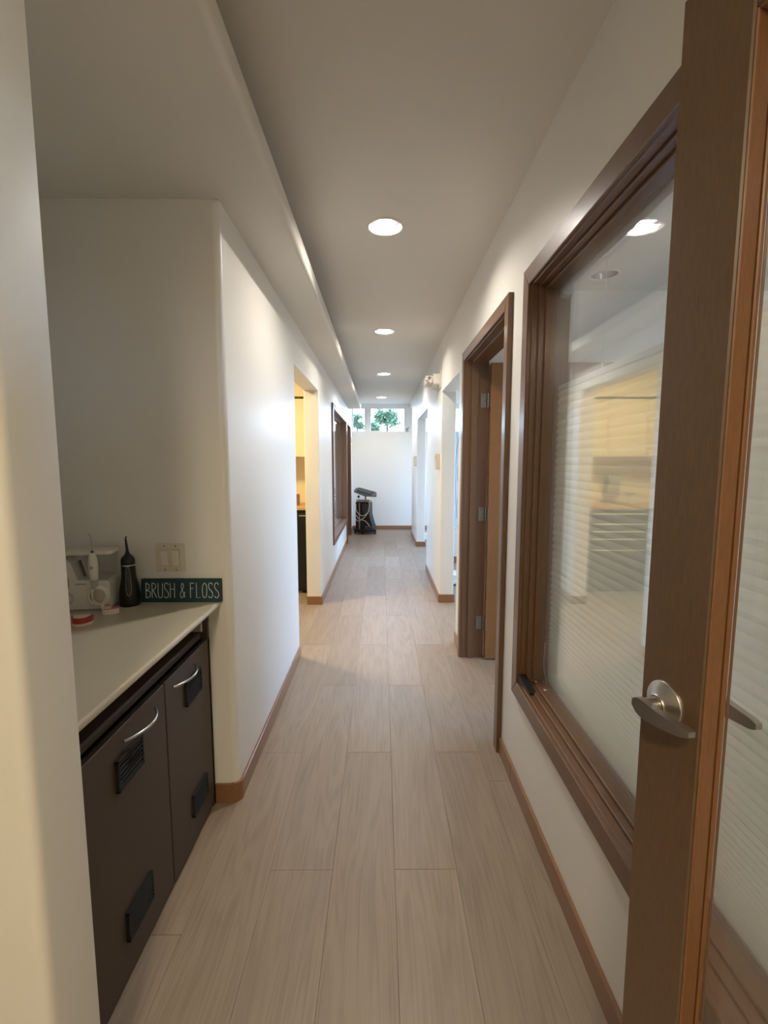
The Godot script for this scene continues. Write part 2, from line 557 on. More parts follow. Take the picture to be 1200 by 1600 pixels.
# ------------------------------------------------------------------ floor
func build_floor() -> void:
	var s := st()
	bx(s, Vector3(-3.15, -0.15, -10.4), Vector3(3.55, -0.0115, 2.35))
	var f := struct("floor", s, M.subfloor, "pale oak plank floor laid along the corridor", "floor")
	var w := 0.2285
	var len_ := 1.432
	var plank := st()
	bx(plank, Vector3(-w / 2 + 0.0002, -0.0125, -len_ / 2 + 0.0006), Vector3(w / 2 - 0.0002, 0.0, len_ / 2 - 0.0006), 0.0008)
	var mesh := plank.commit()
	var rng := RandomNumberGenerator.new()
	rng.seed = 41
	# joints measured on the photograph: even columns at -1.585, odd ones at -2.288, the one by the right wall at -2.066
	for i in range(-11, 14):
		var cx := -0.18 - w / 2 + w * i
		var j0: float = -1.585 if i % 2 == 0 else -2.288
		if i >= 4:
			j0 = -2.066 + 0.47 * ((i - 4) % 3)
		if i <= -2:
			j0 = -2.288 + 0.47 * ((-i) % 3)
		var k := int(ceil((1.9 - j0) / len_))
		while j0 + k * len_ > -10.2:
			var zc := j0 + k * len_ - len_ / 2
			k -= 1
			if zc > 0.9 + len_ / 2 or (zc > -1.9 and (cx < -0.8 or cx > 0.75)) or (zc < -6.9 and cx < -0.9) or (zc > -3.4 and cx < -0.9):
				continue
			var o := MeshInstance3D.new()
			o.name = "plank"
			o.mesh = mesh
			o.material_override = M["oak_%d" % rng.randi_range(0, 4)]
			f.add_child(o, true)
			o.position = Vector3(cx, 0, zc)
			if zc - len_ / 2 < -10.25:
				var cut := zc + len_ / 2 + 10.25
				o.scale.z = cut / len_
				o.position.z = -10.25 + cut / 2

# ------------------------------------------------------------------ lamps
func downlight(at: Vector3, label: String, energy: float, color: Color, lit := true, group := "recessed ceiling lamps") -> void:
	var t := thing("recessed_downlight", label, "ceiling lamp", at, group)
	var s := st()
	lathe(s, [Vector2(0.083, 0.004), Vector2(0.0835, -0.002), Vector2(0.087, -0.0055), Vector2(0.096, -0.0045), Vector2(0.1, -0.001), Vector2(0.1, 0.0), Vector2(0.083, 0.004)], Transform3D(), 40)
	obj("trim_ring", s, M.white_plastic, t)
	s = st()
	lathe(s, [Vector2(0.0845, 0.0), Vector2(0.082, 0.05), Vector2(0.07, 0.11), Vector2(0.045, 0.15), Vector2(0.0, 0.155)], Transform3D(), 40, true)
	obj("reflector", s, M.reflector, t)
	s = st()
	lathe(s, [Vector2(0.0, 0.042), Vector2(0.016, 0.045), Vector2(0.026, 0.056), Vector2(0.03, 0.075), Vector2(0.026, 0.098), Vector2(0.017, 0.12), Vector2(0.015, 0.15)], Transform3D(), 20)
	obj("bulb", s, (M.bulb if color.b > 0.7 else M.bulb_warm) if lit else M.bulb_off, t)
	if not lit:
		return
	var l := AreaLight3D.new()
	l.name = "lamp_light"
	l.light_color = color
	l.light_energy = energy
	l.area_size = Vector2(0.1, 0.1)
	l.area_range = 14.0
	l.area_attenuation = 2.0
	l.shadow_enabled = true
	t.add_child(l)
	l.position = Vector3(0, 0.034, 0)
	l.rotation_degrees = Vector3(-90, 0, 0)

func flat_lamp(called: String, label: String, at: Vector3, color: Color, energy: float) -> void:
	var t := thing(called, label, "ceiling lamp", at)
	var s := st()
	lathe(s, [Vector2(0.17, 0.0), Vector2(0.17, -0.03), Vector2(0.16, -0.035)], Transform3D(), 32, true)
	obj("rim", s, M.white_plastic, t)
	s = st()
	lathe(s, [Vector2(0.16, -0.035), Vector2(0.12, -0.042), Vector2(0.0, -0.045)], Transform3D(), 32, true)
	obj("diffuser_bulb", s, M.bulb_warm, t)
	var l := AreaLight3D.new()
	l.name = "lamp_light"
	l.area_size = Vector2(0.3, 0.3)
	l.light_color = color
	l.light_energy = energy
	l.area_range = 8.0
	l.shadow_enabled = true
	t.add_child(l)
	l.position = Vector3(0, -0.06, 0)
	l.rotation_degrees = Vector3(-90, 0, 0)

func build_lights() -> void:
	var c := Color(1.0, 0.97, 0.92)
	downlight(Vector3(0.022, CEIL, -2.59), "round recessed ceiling lamp, the largest in view", 1.1, c)
	downlight(Vector3(0.03, CEIL, -4.57), "round recessed ceiling lamp, second along the corridor", 1.05, c)
	downlight(Vector3(0.035, CEIL, -6.75), "round recessed ceiling lamp, third along the corridor", 1.35, c)
	downlight(Vector3(0.005, CEIL, -9.17), "round recessed ceiling lamp closest to the high end windows", 1.2, c)
	downlight(Vector3(1.46, CEIL, -3.22), "unlit recessed ceiling lamp seen through the glass over the shade", 0.0, c, false)
	flat_lamp("lobby_ceiling_lamp", "warm flat ceiling lamp in the lobby before the corridor", Vector3(-0.3, CEIL, 1.15), Color(1.0, 0.93, 0.79), 2.8)

# ------------------------------------------------------------------ framed openings in a wall that faces x
# ring of four mitred boards round the rectangle (za..zb, ya..yb): outer and inner offsets from that rectangle
func ring(called: String, root: Node3D, za: float, zb: float, ya: float, yb: float, outer: float, inner: float, xa: float, xb: float, mats: String, floor_open := false) -> void:
	var z0 := minf(za, zb)
	var z1 := maxf(za, zb)
	var o := [Vector2(z0 - outer, ya - (0.0 if floor_open else outer)), Vector2(z1 + outer, ya - (0.0 if floor_open else outer)), Vector2(z1 + outer, yb + outer), Vector2(z0 - outer, yb + outer)]
	var n := [Vector2(z0 - inner, ya - (0.0 if floor_open else inner)), Vector2(z1 + inner, ya - (0.0 if floor_open else inner)), Vector2(z1 + inner, yb + inner), Vector2(z0 - inner, yb + inner)]
	for k in 4:
		if k == 0 and floor_open:
			continue
		var l := (k + 1) % 4
		var s := st()
		board(s, [o[k], o[l], n[l], n[k]], xa, xb)
		obj(called, s, M[mats + ("z" if k % 2 == 0 else "y")], root)

# flat board of four corners in (z, y) between xa and xb, its front edges eased
func board(s: SurfaceTool, q: Array, xa: float, xb: float) -> void:
	var c: Vector2 = (q[0] + q[1] + q[2] + q[3]) * 0.25
	var e := 0.003
	var front := []
	for p in q:
		var d: Vector2 = (c - p)
		front.append(p + Vector2(signf(d.x) * minf(e, absf(d.x)), signf(d.y) * minf(e, absf(d.y))))
	var xm := xa + signf(xb - xa) * e
	var nf := Vector3(signf(xa - xb), 0, 0)
	flat(s, along_x(front[0].x, front[0].y, xa), along_x(front[1].x, front[1].y, xa), along_x(front[2].x, front[2].y, xa), along_x(front[3].x, front[3].y, xa), nf)
	flat(s, along_x(q[0].x, q[0].y, xb), along_x(q[1].x, q[1].y, xb), along_x(q[2].x, q[2].y, xb), along_x(q[3].x, q[3].y, xb), -nf)
	for k in 4:
		var l := (k + 1) % 4
		var mid: Vector2 = (q[k] + q[l]) * 0.5
		var t: Vector2 = (q[l] - q[k]).normalized()
		var nn := Vector2(t.y, -t.x)
		if nn.dot(mid - c) < 0.0:
			nn = -nn
		var n3 := Vector3(0, nn.y, nn.x)
		flat(s, along_x(q[k].x, q[k].y, xm), along_x(q[l].x, q[l].y, xm), along_x(q[l].x, q[l].y, xb), along_x(q[k].x, q[k].y, xb), n3)
		flat(s, along_x(front[k].x, front[k].y, xa), along_x(front[l].x, front[l].y, xa), along_x(q[l].x, q[l].y, xm), along_x(q[k].x, q[k].y, xm), (n3 + nf).normalized())

func pane(x: float, z0: float, z1: float, y0: float, y1: float, parent: Node) -> void:
	for dx in [0.0, 0.012]:
		var s := st()
		for e in [0.0, 0.004]:
			flat(s, Vector3(x + dx + e, y0, z0), Vector3(x + dx + e, y0, z1), Vector3(x + dx + e, y1, z1), Vector3(x + dx + e, y1, z0), Vector3(-1 if e == 0.0 else 1, 0, 0))
		obj("pane", s, M.glass, parent)

func build_window_right() -> void:
	var za := -0.27
	var zb := -1.985
	var ya := 0.525
	var yb := 2.21
	var w := thing("window_1", "tall interior window with stepped brown wooden frame in the right wall", "window", Vector3.ZERO, "", "structure")
	ring("casing_board", w, za, zb, ya, yb, 0.072, 0.0, 0.595, 0.62, "wood_")
	ring("jamb_board", w, za, zb, ya, yb, 0.022, -0.004, 0.61, 0.767, "wood_")
	ring("stop_bead", w, za, zb, ya, yb, -0.003, -0.014, 0.636, 0.70, "wood_")
	ring("stop_bead", w, za, zb, ya, yb, -0.013, -0.026, 0.660, 0.70, "wood_")
	ring("stop_bead", w, za, zb, ya, yb, -0.003, -0.022, 0.703, 0.718, "wood_")
	pane(0.685, za - 0.02, zb + 0.02, ya + 0.02, yb - 0.02, w)
	# cellular shade, lowered from the top and resting on the sill
	var sh := thing("cellular_shade", "cream pleated cellular shade lowered to mid height behind the window glass", "window shade", Vector3(0.742, 0, 0))
	var z0 := zb + 0.014
	var z1 := za - 0.014
	part_box("head_rail", Vector3(-0.018, yb - 0.05, z0), Vector3(0.018, yb - 0.006, z1), 0.004, M.rail_white, sh)
	part_box("end_cap", Vector3(-0.021, yb - 0.062, z0 - 0.004), Vector3(0.021, yb - 0.005, z0 + 0.018), 0.003, M.grey_plastic, sh)
	part_box("top_rail", Vector3(-0.016, 1.782, z0), Vector3(0.016, 1.806, z1), 0.004, M.rail_white, sh)
	part_box("bottom_rail", Vector3(-0.018, ya + 0.004, z0), Vector3(0.018, ya + 0.026, z1), 0.004, M.rail_white, sh)
	# pleats: wide where the cloth hangs free, bunched near the sill
	var s := st()
	var cuts := [ya + 0.024]
	var n := 52
	var tot := 0.0
	var steps := []
	for k in n:
		var v := 0.35 + 0.65 * smoothstep(0.0, 0.62, float(k) / n)
		steps.append(v); tot += v
	for k in n:
		cuts.append(cuts[-1] + steps[k] / tot * (1.784 - ya - 0.024))
	for side in [-1.0, 1.0]:
		var prof := []
		for k in n:
			var hh: float = cuts[k + 1] - cuts[k]
			for m in 4:
				var t := m / 4.0
				prof.append(Vector2(side * (0.010 + 0.006 * sin(PI * t)), cuts[k] + hh * t))
		prof.append(Vector2(side * 0.010, cuts[n]))
		for k in prof.size() - 1:
			var p: Vector2 = prof[k]
			var q: Vector2 = prof[k + 1]
			var d := (q - p).normalized()
			var nn: Vector3 = Vector3(d.y, -d.x, 0) * side
			flat(s, Vector3(p.x, p.y, z0 + 0.004), Vector3(p.x, p.y, z1 - 0.004), Vector3(q.x, q.y, z1 - 0.004), Vector3(q.x, q.y, z0 + 0.004), nn)
	obj("pleated_fabric", s, M.shade_fabric, sh)
	for z in [-1.88, -1.62, -0.62]:
		s = st()
		tube(s, [Vector3(0, 1.80, z), Vector3(0, yb - 0.05, z)], 0.0011, 6)
		obj("lift_cord", s, M.rail_white, sh)
	# loose cord and tassels lying in the corner of the sill
	s = st()
	tube(s, spline([Vector3(-0.033, 0.72, z0 + 0.01), Vector3(-0.036, 0.62, z0 + 0.012), Vector3(-0.032, 0.566, z0 + 0.03), Vector3(-0.036, 0.5425, z0 + 0.06), Vector3(-0.034, 0.5425, z0 + 0.10), Vector3(-0.0365, 0.5425, z0 + 0.13)]), 0.0016, 6)
	obj("pull_cord", s, M.rail_white, sh)
	for k in 2:
		s = st()
		var b := Basis(Vector3.RIGHT, PI / 2) * Basis(Vector3.FORWARD, 0.25)
		lathe(s, [Vector2(0.0, -0.014), Vector2(0.004, -0.014), Vector2(0.005, 0.0), Vector2(0.0075, 0.012), Vector2(0.006, 0.017), Vector2(0.0, 0.018)], Transform3D(b, Vector3(-0.076 + 0.012 * k, 0.5455, z0 + 0.02 + 0.075 * k)), 14)
		obj("tassel", s, M.rail_white, sh)
	# rubber wedge on the sill
	var wd := thing("door_wedge", "dark rubber door wedge resting on the wooden sill in the corner", "door wedge", Vector3(0.625, 0.532, -1.93))
	s = st()
	extrude(s, rounded([[-0.05, 0.0, 0.002], [0.068, 0.0, 0.002], [0.068, 0.006, 0.002], [-0.05, 0.034, 0.004]]), -0.016, 0.016, along_x)
	wd.rotation.y = 0.12
	obj("wedge_body", s, M.black, wd)

# ------------------------------------------------------------------ glazed door beside the camera
func build_door_near() -> void:
	var d := thing("door_1", "tall dark brown glazed door standing open against the right wall", "door", Vector3(0.465, 0.008, -0.8), "", "structure")
	d.rotation.y = -deg_to_rad(80.0)
	var h := 2.192
	var w := 0.86
	var t := 0.045
	part_box("stile", Vector3(0, 0, -t), Vector3(0.126, h, 0), 0.003, M.door_y, d)
	part_box("stile", Vector3(w - 0.126, 0, -t), Vector3(w, h, 0), 0.003, M.door_y, d)
	part_box("rail", Vector3(0.126, h - 0.115, -t + 0.0005), Vector3(w - 0.126, h, -0.0005), 0.003, M.door_x, d)
	part_box("rail", Vector3(0.126, 0, -t + 0.0005), Vector3(w - 0.126, 0.2, -0.0005), 0.003, M.door_x, d)
	# glazing beads line the opening: a broad front one, a fine groove, a narrow one holding the glass, and one behind
	for e in [[0.0045, -0.027, -0.001], [0.0065, -0.0365, -0.0285], [0.0045, -t - 0.001, -0.0415]]:
		for vert in [[0.126, 0.126 + e[0]], [w - 0.126 - e[0], w - 0.126]]:
			part_box("glazing_bead", Vector3(vert[0], 0.2, e[1]), Vector3(vert[1], h - 0.115, e[2]), 0.0018, M.bead_y, d)
		for hor in [[0.2, 0.2 + e[0]], [h - 0.115 - e[0], h - 0.115]]:
			part_box("glazing_bead", Vector3(0.126 + e[0], hor[0], e[1]), Vector3(w - 0.126 - e[0], hor[1], e[2]), 0.0018, M.bead_x, d)
	for z in [-0.0372, -0.0408]:
		var s := st()
		flat(s, Vector3(0.128, 0.202, z), Vector3(w - 0.128, 0.202, z), Vector3(w - 0.128, h - 0.117, z), Vector3(0.128, h - 0.117, z), Vector3(0, 0, 1 if z > -0.039 else -1))
		obj("pane", s, M.glass, d)
	# lever sets on both faces
	for f in [1.0, -1.0]:
		var zf: float = 0.0 if f > 0 else -t
		var lv := Node3D.new()
		lv.name = "lever_handle"
		d.add_child(lv, true)
		lv.position = Vector3(0.057, 1.089, zf)
		var s := st()
		var turn := Transform3D(Basis(Vector3.RIGHT, PI / 2 * f), Vector3.ZERO)
		lathe(s, [Vector2(0.038, 0.0), Vector2(0.038, 0.004), Vector2(0.0365, 0.006), Vector2(0.033, 0.007), Vector2(0.026, 0.0125), Vector2(0.018, 0.015), Vector2(0.016, 0.019), Vector2(0.0, 0.019)], turn, 40)
		obj("rosette", s, M.nickel, lv)
		s = st()
		lathe(s, [Vector2(0.0125, 0.017), Vector2(0.0125, 0.046), Vector2(0.0, 0.046)], turn, 24)
		obj("neck", s, M.nickel, lv)
		s = st()
		# blade with an arched outline, thinner towards the tip
		var top := []
		var low := []
		for k in 13:
			var u := k / 12.0
			var x := -0.013 + 0.104 * u
			var y := -0.004 * sin(u * PI) + 0.003
			var hw: float = lerpf(0.0155, 0.0085, smoothstep(0.0, 1.0, u)) * ([0.35, 0.8, 0.97][k] if k < 3 else [1.0, 0.85, 0.5][maxi(k - 10, 0)])
			top.append(Vector3(x, y + hw, f * (0.048 - 0.012 * u * u)))
			low.append(Vector3(x, y - hw, f * (0.048 - 0.012 * u * u)))
		for k in 12:
			var th: float = 0.006 * f
			var o := Vector3(0, 0, th)
			flat(s, top[k] + o, top[k + 1] + o, low[k + 1] + o, low[k] + o, Vector3(0.15, 0, f).normalized())
			flat(s, top[k] - o, top[k + 1] - o, low[k + 1] - o, low[k] - o, Vector3(0, 0, -f))
			flat(s, top[k] + o, top[k + 1] + o, top[k + 1] - o, top[k] - o, Vector3.UP)
			flat(s, low[k] + o, low[k + 1] + o, low[k + 1] - o, low[k] - o, Vector3.DOWN)
		var o2 := Vector3(0, 0, 0.006 * f)
		flat(s, top[0] + o2, top[0] - o2, low[0] - o2, low[0] + o2, Vector3.LEFT)
		flat(s, top[12] + o2, top[12] - o2, low[12] - o2, low[12] + o2, Vector3.RIGHT)
		obj("lever", s, M.nickel, lv)

# ------------------------------------------------------------------ wooden door of the right room
func build_door_room() -> void:
	var za := -2.345
	var zb := -3.47
	var f := thing("trim_2", "brown wooden door frame in the right wall beside the tall window", "door frame", Vector3.ZERO, "", "structure")
	ring("casing_board", f, za, zb, 0.0, 2.215, 0.065, 0.0, 0.592, 0.62, "wood_", true)
	ring("jamb_board", f, za, zb, 0.0, 2.215, 0.02, -0.004, 0.61, 0.775, "wood_", true)
	ring("stop_bead", f, za, zb, 0.0, 2.215, -0.003, -0.016, 0.655, 0.70, "wood_", true)
	var d := thing("door_2", "honey-brown flush wooden door swung open into the right room", "door", Vector3(0.772, 0.008, -3.466), "", "structure")
	d.rotation.y = deg_to_rad(-1.0)
	part_box("leaf", Vector3(0.012, 0, 0.0), Vector3(1.08, 2.185, 0.045), 0.002, M.honey_y, d)
	for y in [0.27, 1.1, 1.925]:
		var hg := Node3D.new()
		hg.name = "hinge"
		d.add_child(hg, true)
		hg.position = Vector3(0, y, 0)
		part_box("leaf_plate", Vector3(-0.052, -0.05, 0.004), Vector3(-0.012, 0.05, 0.0075), 0.001, M.hinge, hg)
		part_box("leaf_plate", Vector3(0.0085, -0.05, 0.012), Vector3(0.0125, 0.05, 0.044), 0.001, M.hinge, hg)
		var s := st()
		lathe(s, [Vector2(0.0, -0.052), Vector2(0.0065, -0.052), Vector2(0.0065, 0.052), Vector2(0.0, 0.052)], Transform3D(Basis(), Vector3(0.0, 0, 0.014)), 12)
		obj("knuckle", s, M.hinge, hg)
		for k in 3:
			s = st()
			lathe(s, [Vector2(0.0035, 0.0), Vector2(0.0025, 0.0012), Vector2(0.0, 0.0015)], Transform3D(Basis(Vector3.RIGHT, PI / 2), Vector3(-0.036 + 0.012 * (k % 2), -0.032 + 0.032 * k, 0.0075)), 8)
			obj("screw", s, M.dark_grey, hg)

# ------------------------------------------------------------------ left wall window and door near the end
func build_left_window_and_door() -> void:
	var w := thing("window_2", "dark wooden framed interior window in the left wall", "window", Vector3.ZERO, "", "structure")
	ring("casing_board", w, -6.12, -8.37, 0.47, 2.17, 0.065, 0.0, -0.608, -0.632, "wood_")
	ring("jamb_board", w, -6.12, -8.37, 0.47, 2.17, 0.02, -0.004, -0.62, -0.785, "wood_")
	ring("stop_bead", w, -6.12, -8.37, 0.47, 2.17, -0.003, -0.02, -0.70, -0.735, "wood_")
	for x in [-0.715, -0.723]:
		var s := st()
		flat(s, Vector3(x, 0.48, -6.14), Vector3(x, 0.48, -8.35), Vector3(x, 2.16, -8.35), Vector3(x, 2.16, -6.14), Vector3(1 if x > -0.72 else -1, 0, 0))
		obj("pane", s, M.glass, w)
	var f := thing("trim_3", "reddish brown wooden door frame by the end of the left wall", "door frame", Vector3.ZERO, "", "structure")
	ring("casing_board", f, -8.51, -9.45, 0.0, 2.16, 0.055, 0.0, -0.606, -0.632, "wood_", true)
	ring("jamb_board", f, -8.51, -9.45, 0.0, 2.16, 0.02, -0.004, -0.62, -0.785, "wood_", true)
	var d := thing("door_3", "closed brown wooden door set into the left wall near the far corner", "door", Vector3(-0.775, 0.008, -9.45), "", "structure")
	part_box("leaf", Vector3(-0.045, 0, 0.006), Vector3(0.0, 2.145, 0.932), 0.002, M.honey_y, d)

# ------------------------------------------------------------------ counter niche
func build_niche() -> void:
	var c := thing("base_cabinet", "dark brown base cabinet with two doors under the beige worktop", "cabinet", Vector3(-0.73, 0, -0.945))
	# local x to the back is negative, z runs 0 .. -0.985
	var L := -0.985
	var s := st()
	bx(s, Vector3(-0.7, 0.0, L), Vector3(-0.022, 0.78, L + 0.018), 0.001)
	bx(s, Vector3(-0.022, 0.0, L), Vector3(0.0, 0.885, L + 0.018), 0.001)
	bx(s, Vector3(-0.7, 0.0, -0.018), Vector3(0.0, 0.885, 0.0), 0.001)
	bx(s, Vector3(-0.7, 0.0, L + 0.018), Vector3(-0.022, 0.022, -0.018), 0.001)
	bx(s, Vector3(-0.7, 0.022, L + 0.018), Vector3(-0.685, 0.885, -0.018), 0.001)
	obj("carcass", s, M.cabinet, c)
	part_box("drawer_tray", Vector3(-0.6, 0.765, L + 0.02), Vector3(-0.056, 0.776, -0.02), 0.001, M.cabinet, c)
	part_box("front_rail", Vector3(-0.055, 0.758, L + 0.02), Vector3(-0.026, 0.786, -0.02), 0.006, M.cabinet, c)
	part_box("slide_bracket", Vector3(-0.20, 0.835, L + 0.019), Vector3(-0.02, 0.852, L + 0.034), 0.001, M.white_plastic, c)
	part_box("slide_bracket", Vector3(-0.026, 0.79, L + 0.019), Vector3(-0.02, 0.835, L + 0.03), 0.001, M.white_plastic, c)
	for k in 2:
		var za: float = -0.002 - 0.569 * k
		var zb: float = -0.567 if k == 0 else L + 0.002
		var d := part_box("door", Vector3(-0.02, 0.014, zb + 0.001), Vector3(0.0, 0.757, za - 0.001), 0.002, M.cabinet, c)
		# bow handle
		var hz: Array = [[-0.31, -0.494], [-0.629, -0.816]][k]
		s = st()
		var pts := []
		for j in 17:
			var u := j / 16.0
			pts.append(Vector3(0.002 + 0.036 * pow(sin(PI * u), 0.8), 0.713, lerpf(hz[0], hz[1], u)))
		tube(s, pts, 0.0048, 10)
		obj("handle", s, M.chrome, d)
		for v in [[[0.588, 0.682], [[-0.262, -0.400], [-0.722, -0.865]][k]], [[0.125, 0.217], [[-0.268, -0.412], [-0.742, -0.882]][k]]]:
			vent(d, v[0][0], v[0][1], v[1][0], v[1][1])
	# worktop
	s = st()
	extrude(s, rounded([[-0.678, 0.889, 0.0115], [-0.678, 0.913, 0.0115], [-1.5, 0.913], [-1.5, 0.889]]), -1.938, -0.932, along_z)
	var wt := obj("worktop", s, M.counter)
	tag(wt, "beige speckled laminate worktop with rounded front edge in the niche", "worktop")
	# switches on the niche wall
	var sw := thing("light_switch", "ivory double rocker switch plate above the teal sign", "light switch", Vector3(-0.88, 1.098, -1.94))
	s = st()
	extrude(s, rrect(-0.06, -0.06, 0.06, 0.06, 0.005), 0.0, 0.006, along_z)
	obj("plate", s, M.ivory_plastic, sw)
	for x in [-0.023, 0.023]:
		s = st()
		var sk := Transform3D(Basis(Vector3.RIGHT, 0.1), Vector3(x, 0, 0.006))
		bx(s, Vector3(-0.0155, -0.032, -0.003), Vector3(0.0155, 0.032, 0.005), 0.0015, sk)
		obj("rocker", s, M.white_plastic, sw)
		s = st()
		for e in [[-0.019, -0.036, -0.0165, 0.036], [0.0165, -0.036, 0.019, 0.036], [-0.019, -0.036, 0.019, -0.0335], [-0.019, 0.0335, 0.019, 0.036]]:
			bx(s, Vector3(x + e[0], e[1], 0.0055), Vector3(x + e[2], e[3], 0.0085), 0.0006)
		obj("rocker_frame", s, M.ivory_plastic, sw)
		for y in [-0.05, 0.05]:
			s = st()
			lathe(s, [Vector2(0.003, 0.0), Vector2(0.0024, 0.001), Vector2(0.0, 0.0012)], Transform3D(Basis(Vector3.RIGHT, PI / 2), Vector3(x, y, 0.006)), 10)
			obj("screw", s, M.dark_grey, sw)

func vent(d: Node3D, y0: float, y1: float, z0: float, z1: float) -> void:
	var s := st()
	var v := Node3D.new()
	v.name = "vent"
	d.add_child(v, true)
	var za := minf(z0, z1)
	var zb := maxf(z0, z1)
	bx(s, Vector3(0.0, y0, za), Vector3(0.011, y1, za + 0.007), 0.001)
	bx(s, Vector3(0.0, y0, zb - 0.007), Vector3(0.011, y1, zb), 0.001)
	bx(s, Vector3(0.0, y0, za), Vector3(0.011, y0 + 0.007, zb), 0.001)
	bx(s, Vector3(0.0, y1 - 0.007, za), Vector3(0.011, y1, zb), 0.001)
	bx(s, Vector3(0.0, y0, za), Vector3(0.001, y1, zb), 0.0)
	obj("vent_frame", s, M.vent, v)
	for k in 6:
		s = st()
		var y := y0 + 0.007 + (y1 - y0 - 0.014) * (k + 0.5) / 6
		bx(s, Vector3(-0.005, -0.0009, za + 0.006), Vector3(0.005, 0.0009, zb - 0.006), 0.0004, Transform3D(Basis(Vector3.BACK, -0.35), Vector3(0.0062, y, 0)))
		obj("slat", s, M.vent, v)

# ------------------------------------------------------------------ things on the worktop
const GLYPHS := {
	"B": [[[0.05, 0.0], [0.05, 1.0]], [[0.05, 1.0], [0.6, 0.9], [0.7, 0.75], [0.55, 0.58], [0.05, 0.52]], [[0.05, 0.52], [0.75, 0.42], [0.95, 0.25], [0.7, 0.06], [0.05, 0.0]]],
	"R": [[[0.05, 0.0], [0.05, 1.0]], [[0.05, 1.0], [0.6, 0.95], [0.8, 0.8], [0.6, 0.6], [0.05, 0.5]], [[0.25, 0.52], [0.95, 0.0]]],
	"U": [[[0.05, 1.0], [0.05, 0.3], [0.2, 0.05], [0.5, 0.0], [0.8, 0.05], [0.92, 0.3], [0.92, 1.0]]],
	"S": [[[0.9, 0.88], [0.65, 1.0], [0.25, 0.97], [0.08, 0.8], [0.25, 0.6], [0.7, 0.42], [0.92, 0.22], [0.7, 0.03], [0.3, 0.0], [0.05, 0.12]]],
	"H": [[[0.05, 0.0], [0.05, 1.0]], [[0.9, 0.0], [0.9, 1.0]], [[0.05, 0.58], [0.9, 0.6]]],
	"F": [[[0.08, 0.0], [0.08, 1.0]], [[0.08, 1.0], [0.85, 0.98]], [[0.08, 0.62], [0.65, 0.64]]],
	"L": [[[0.08, 1.0], [0.08, 0.0], [0.85, 0.02]]],
	"O": [[[0.5, 1.0], [0.15, 0.85], [0.05, 0.5], [0.15, 0.12], [0.5, 0.0], [0.85, 0.12], [0.95, 0.5], [0.85, 0.85], [0.5, 1.0]]],
	"&": [[[0.98, 0.02], [0.5, 0.5], [0.25, 0.75], [0.4, 0.97], [0.65, 0.92], [0.68, 0.72], [0.3, 0.45], [0.05, 0.25], [0.15, 0.05], [0.45, 0.0], [0.8, 0.2], [0.98, 0.4]]],
}

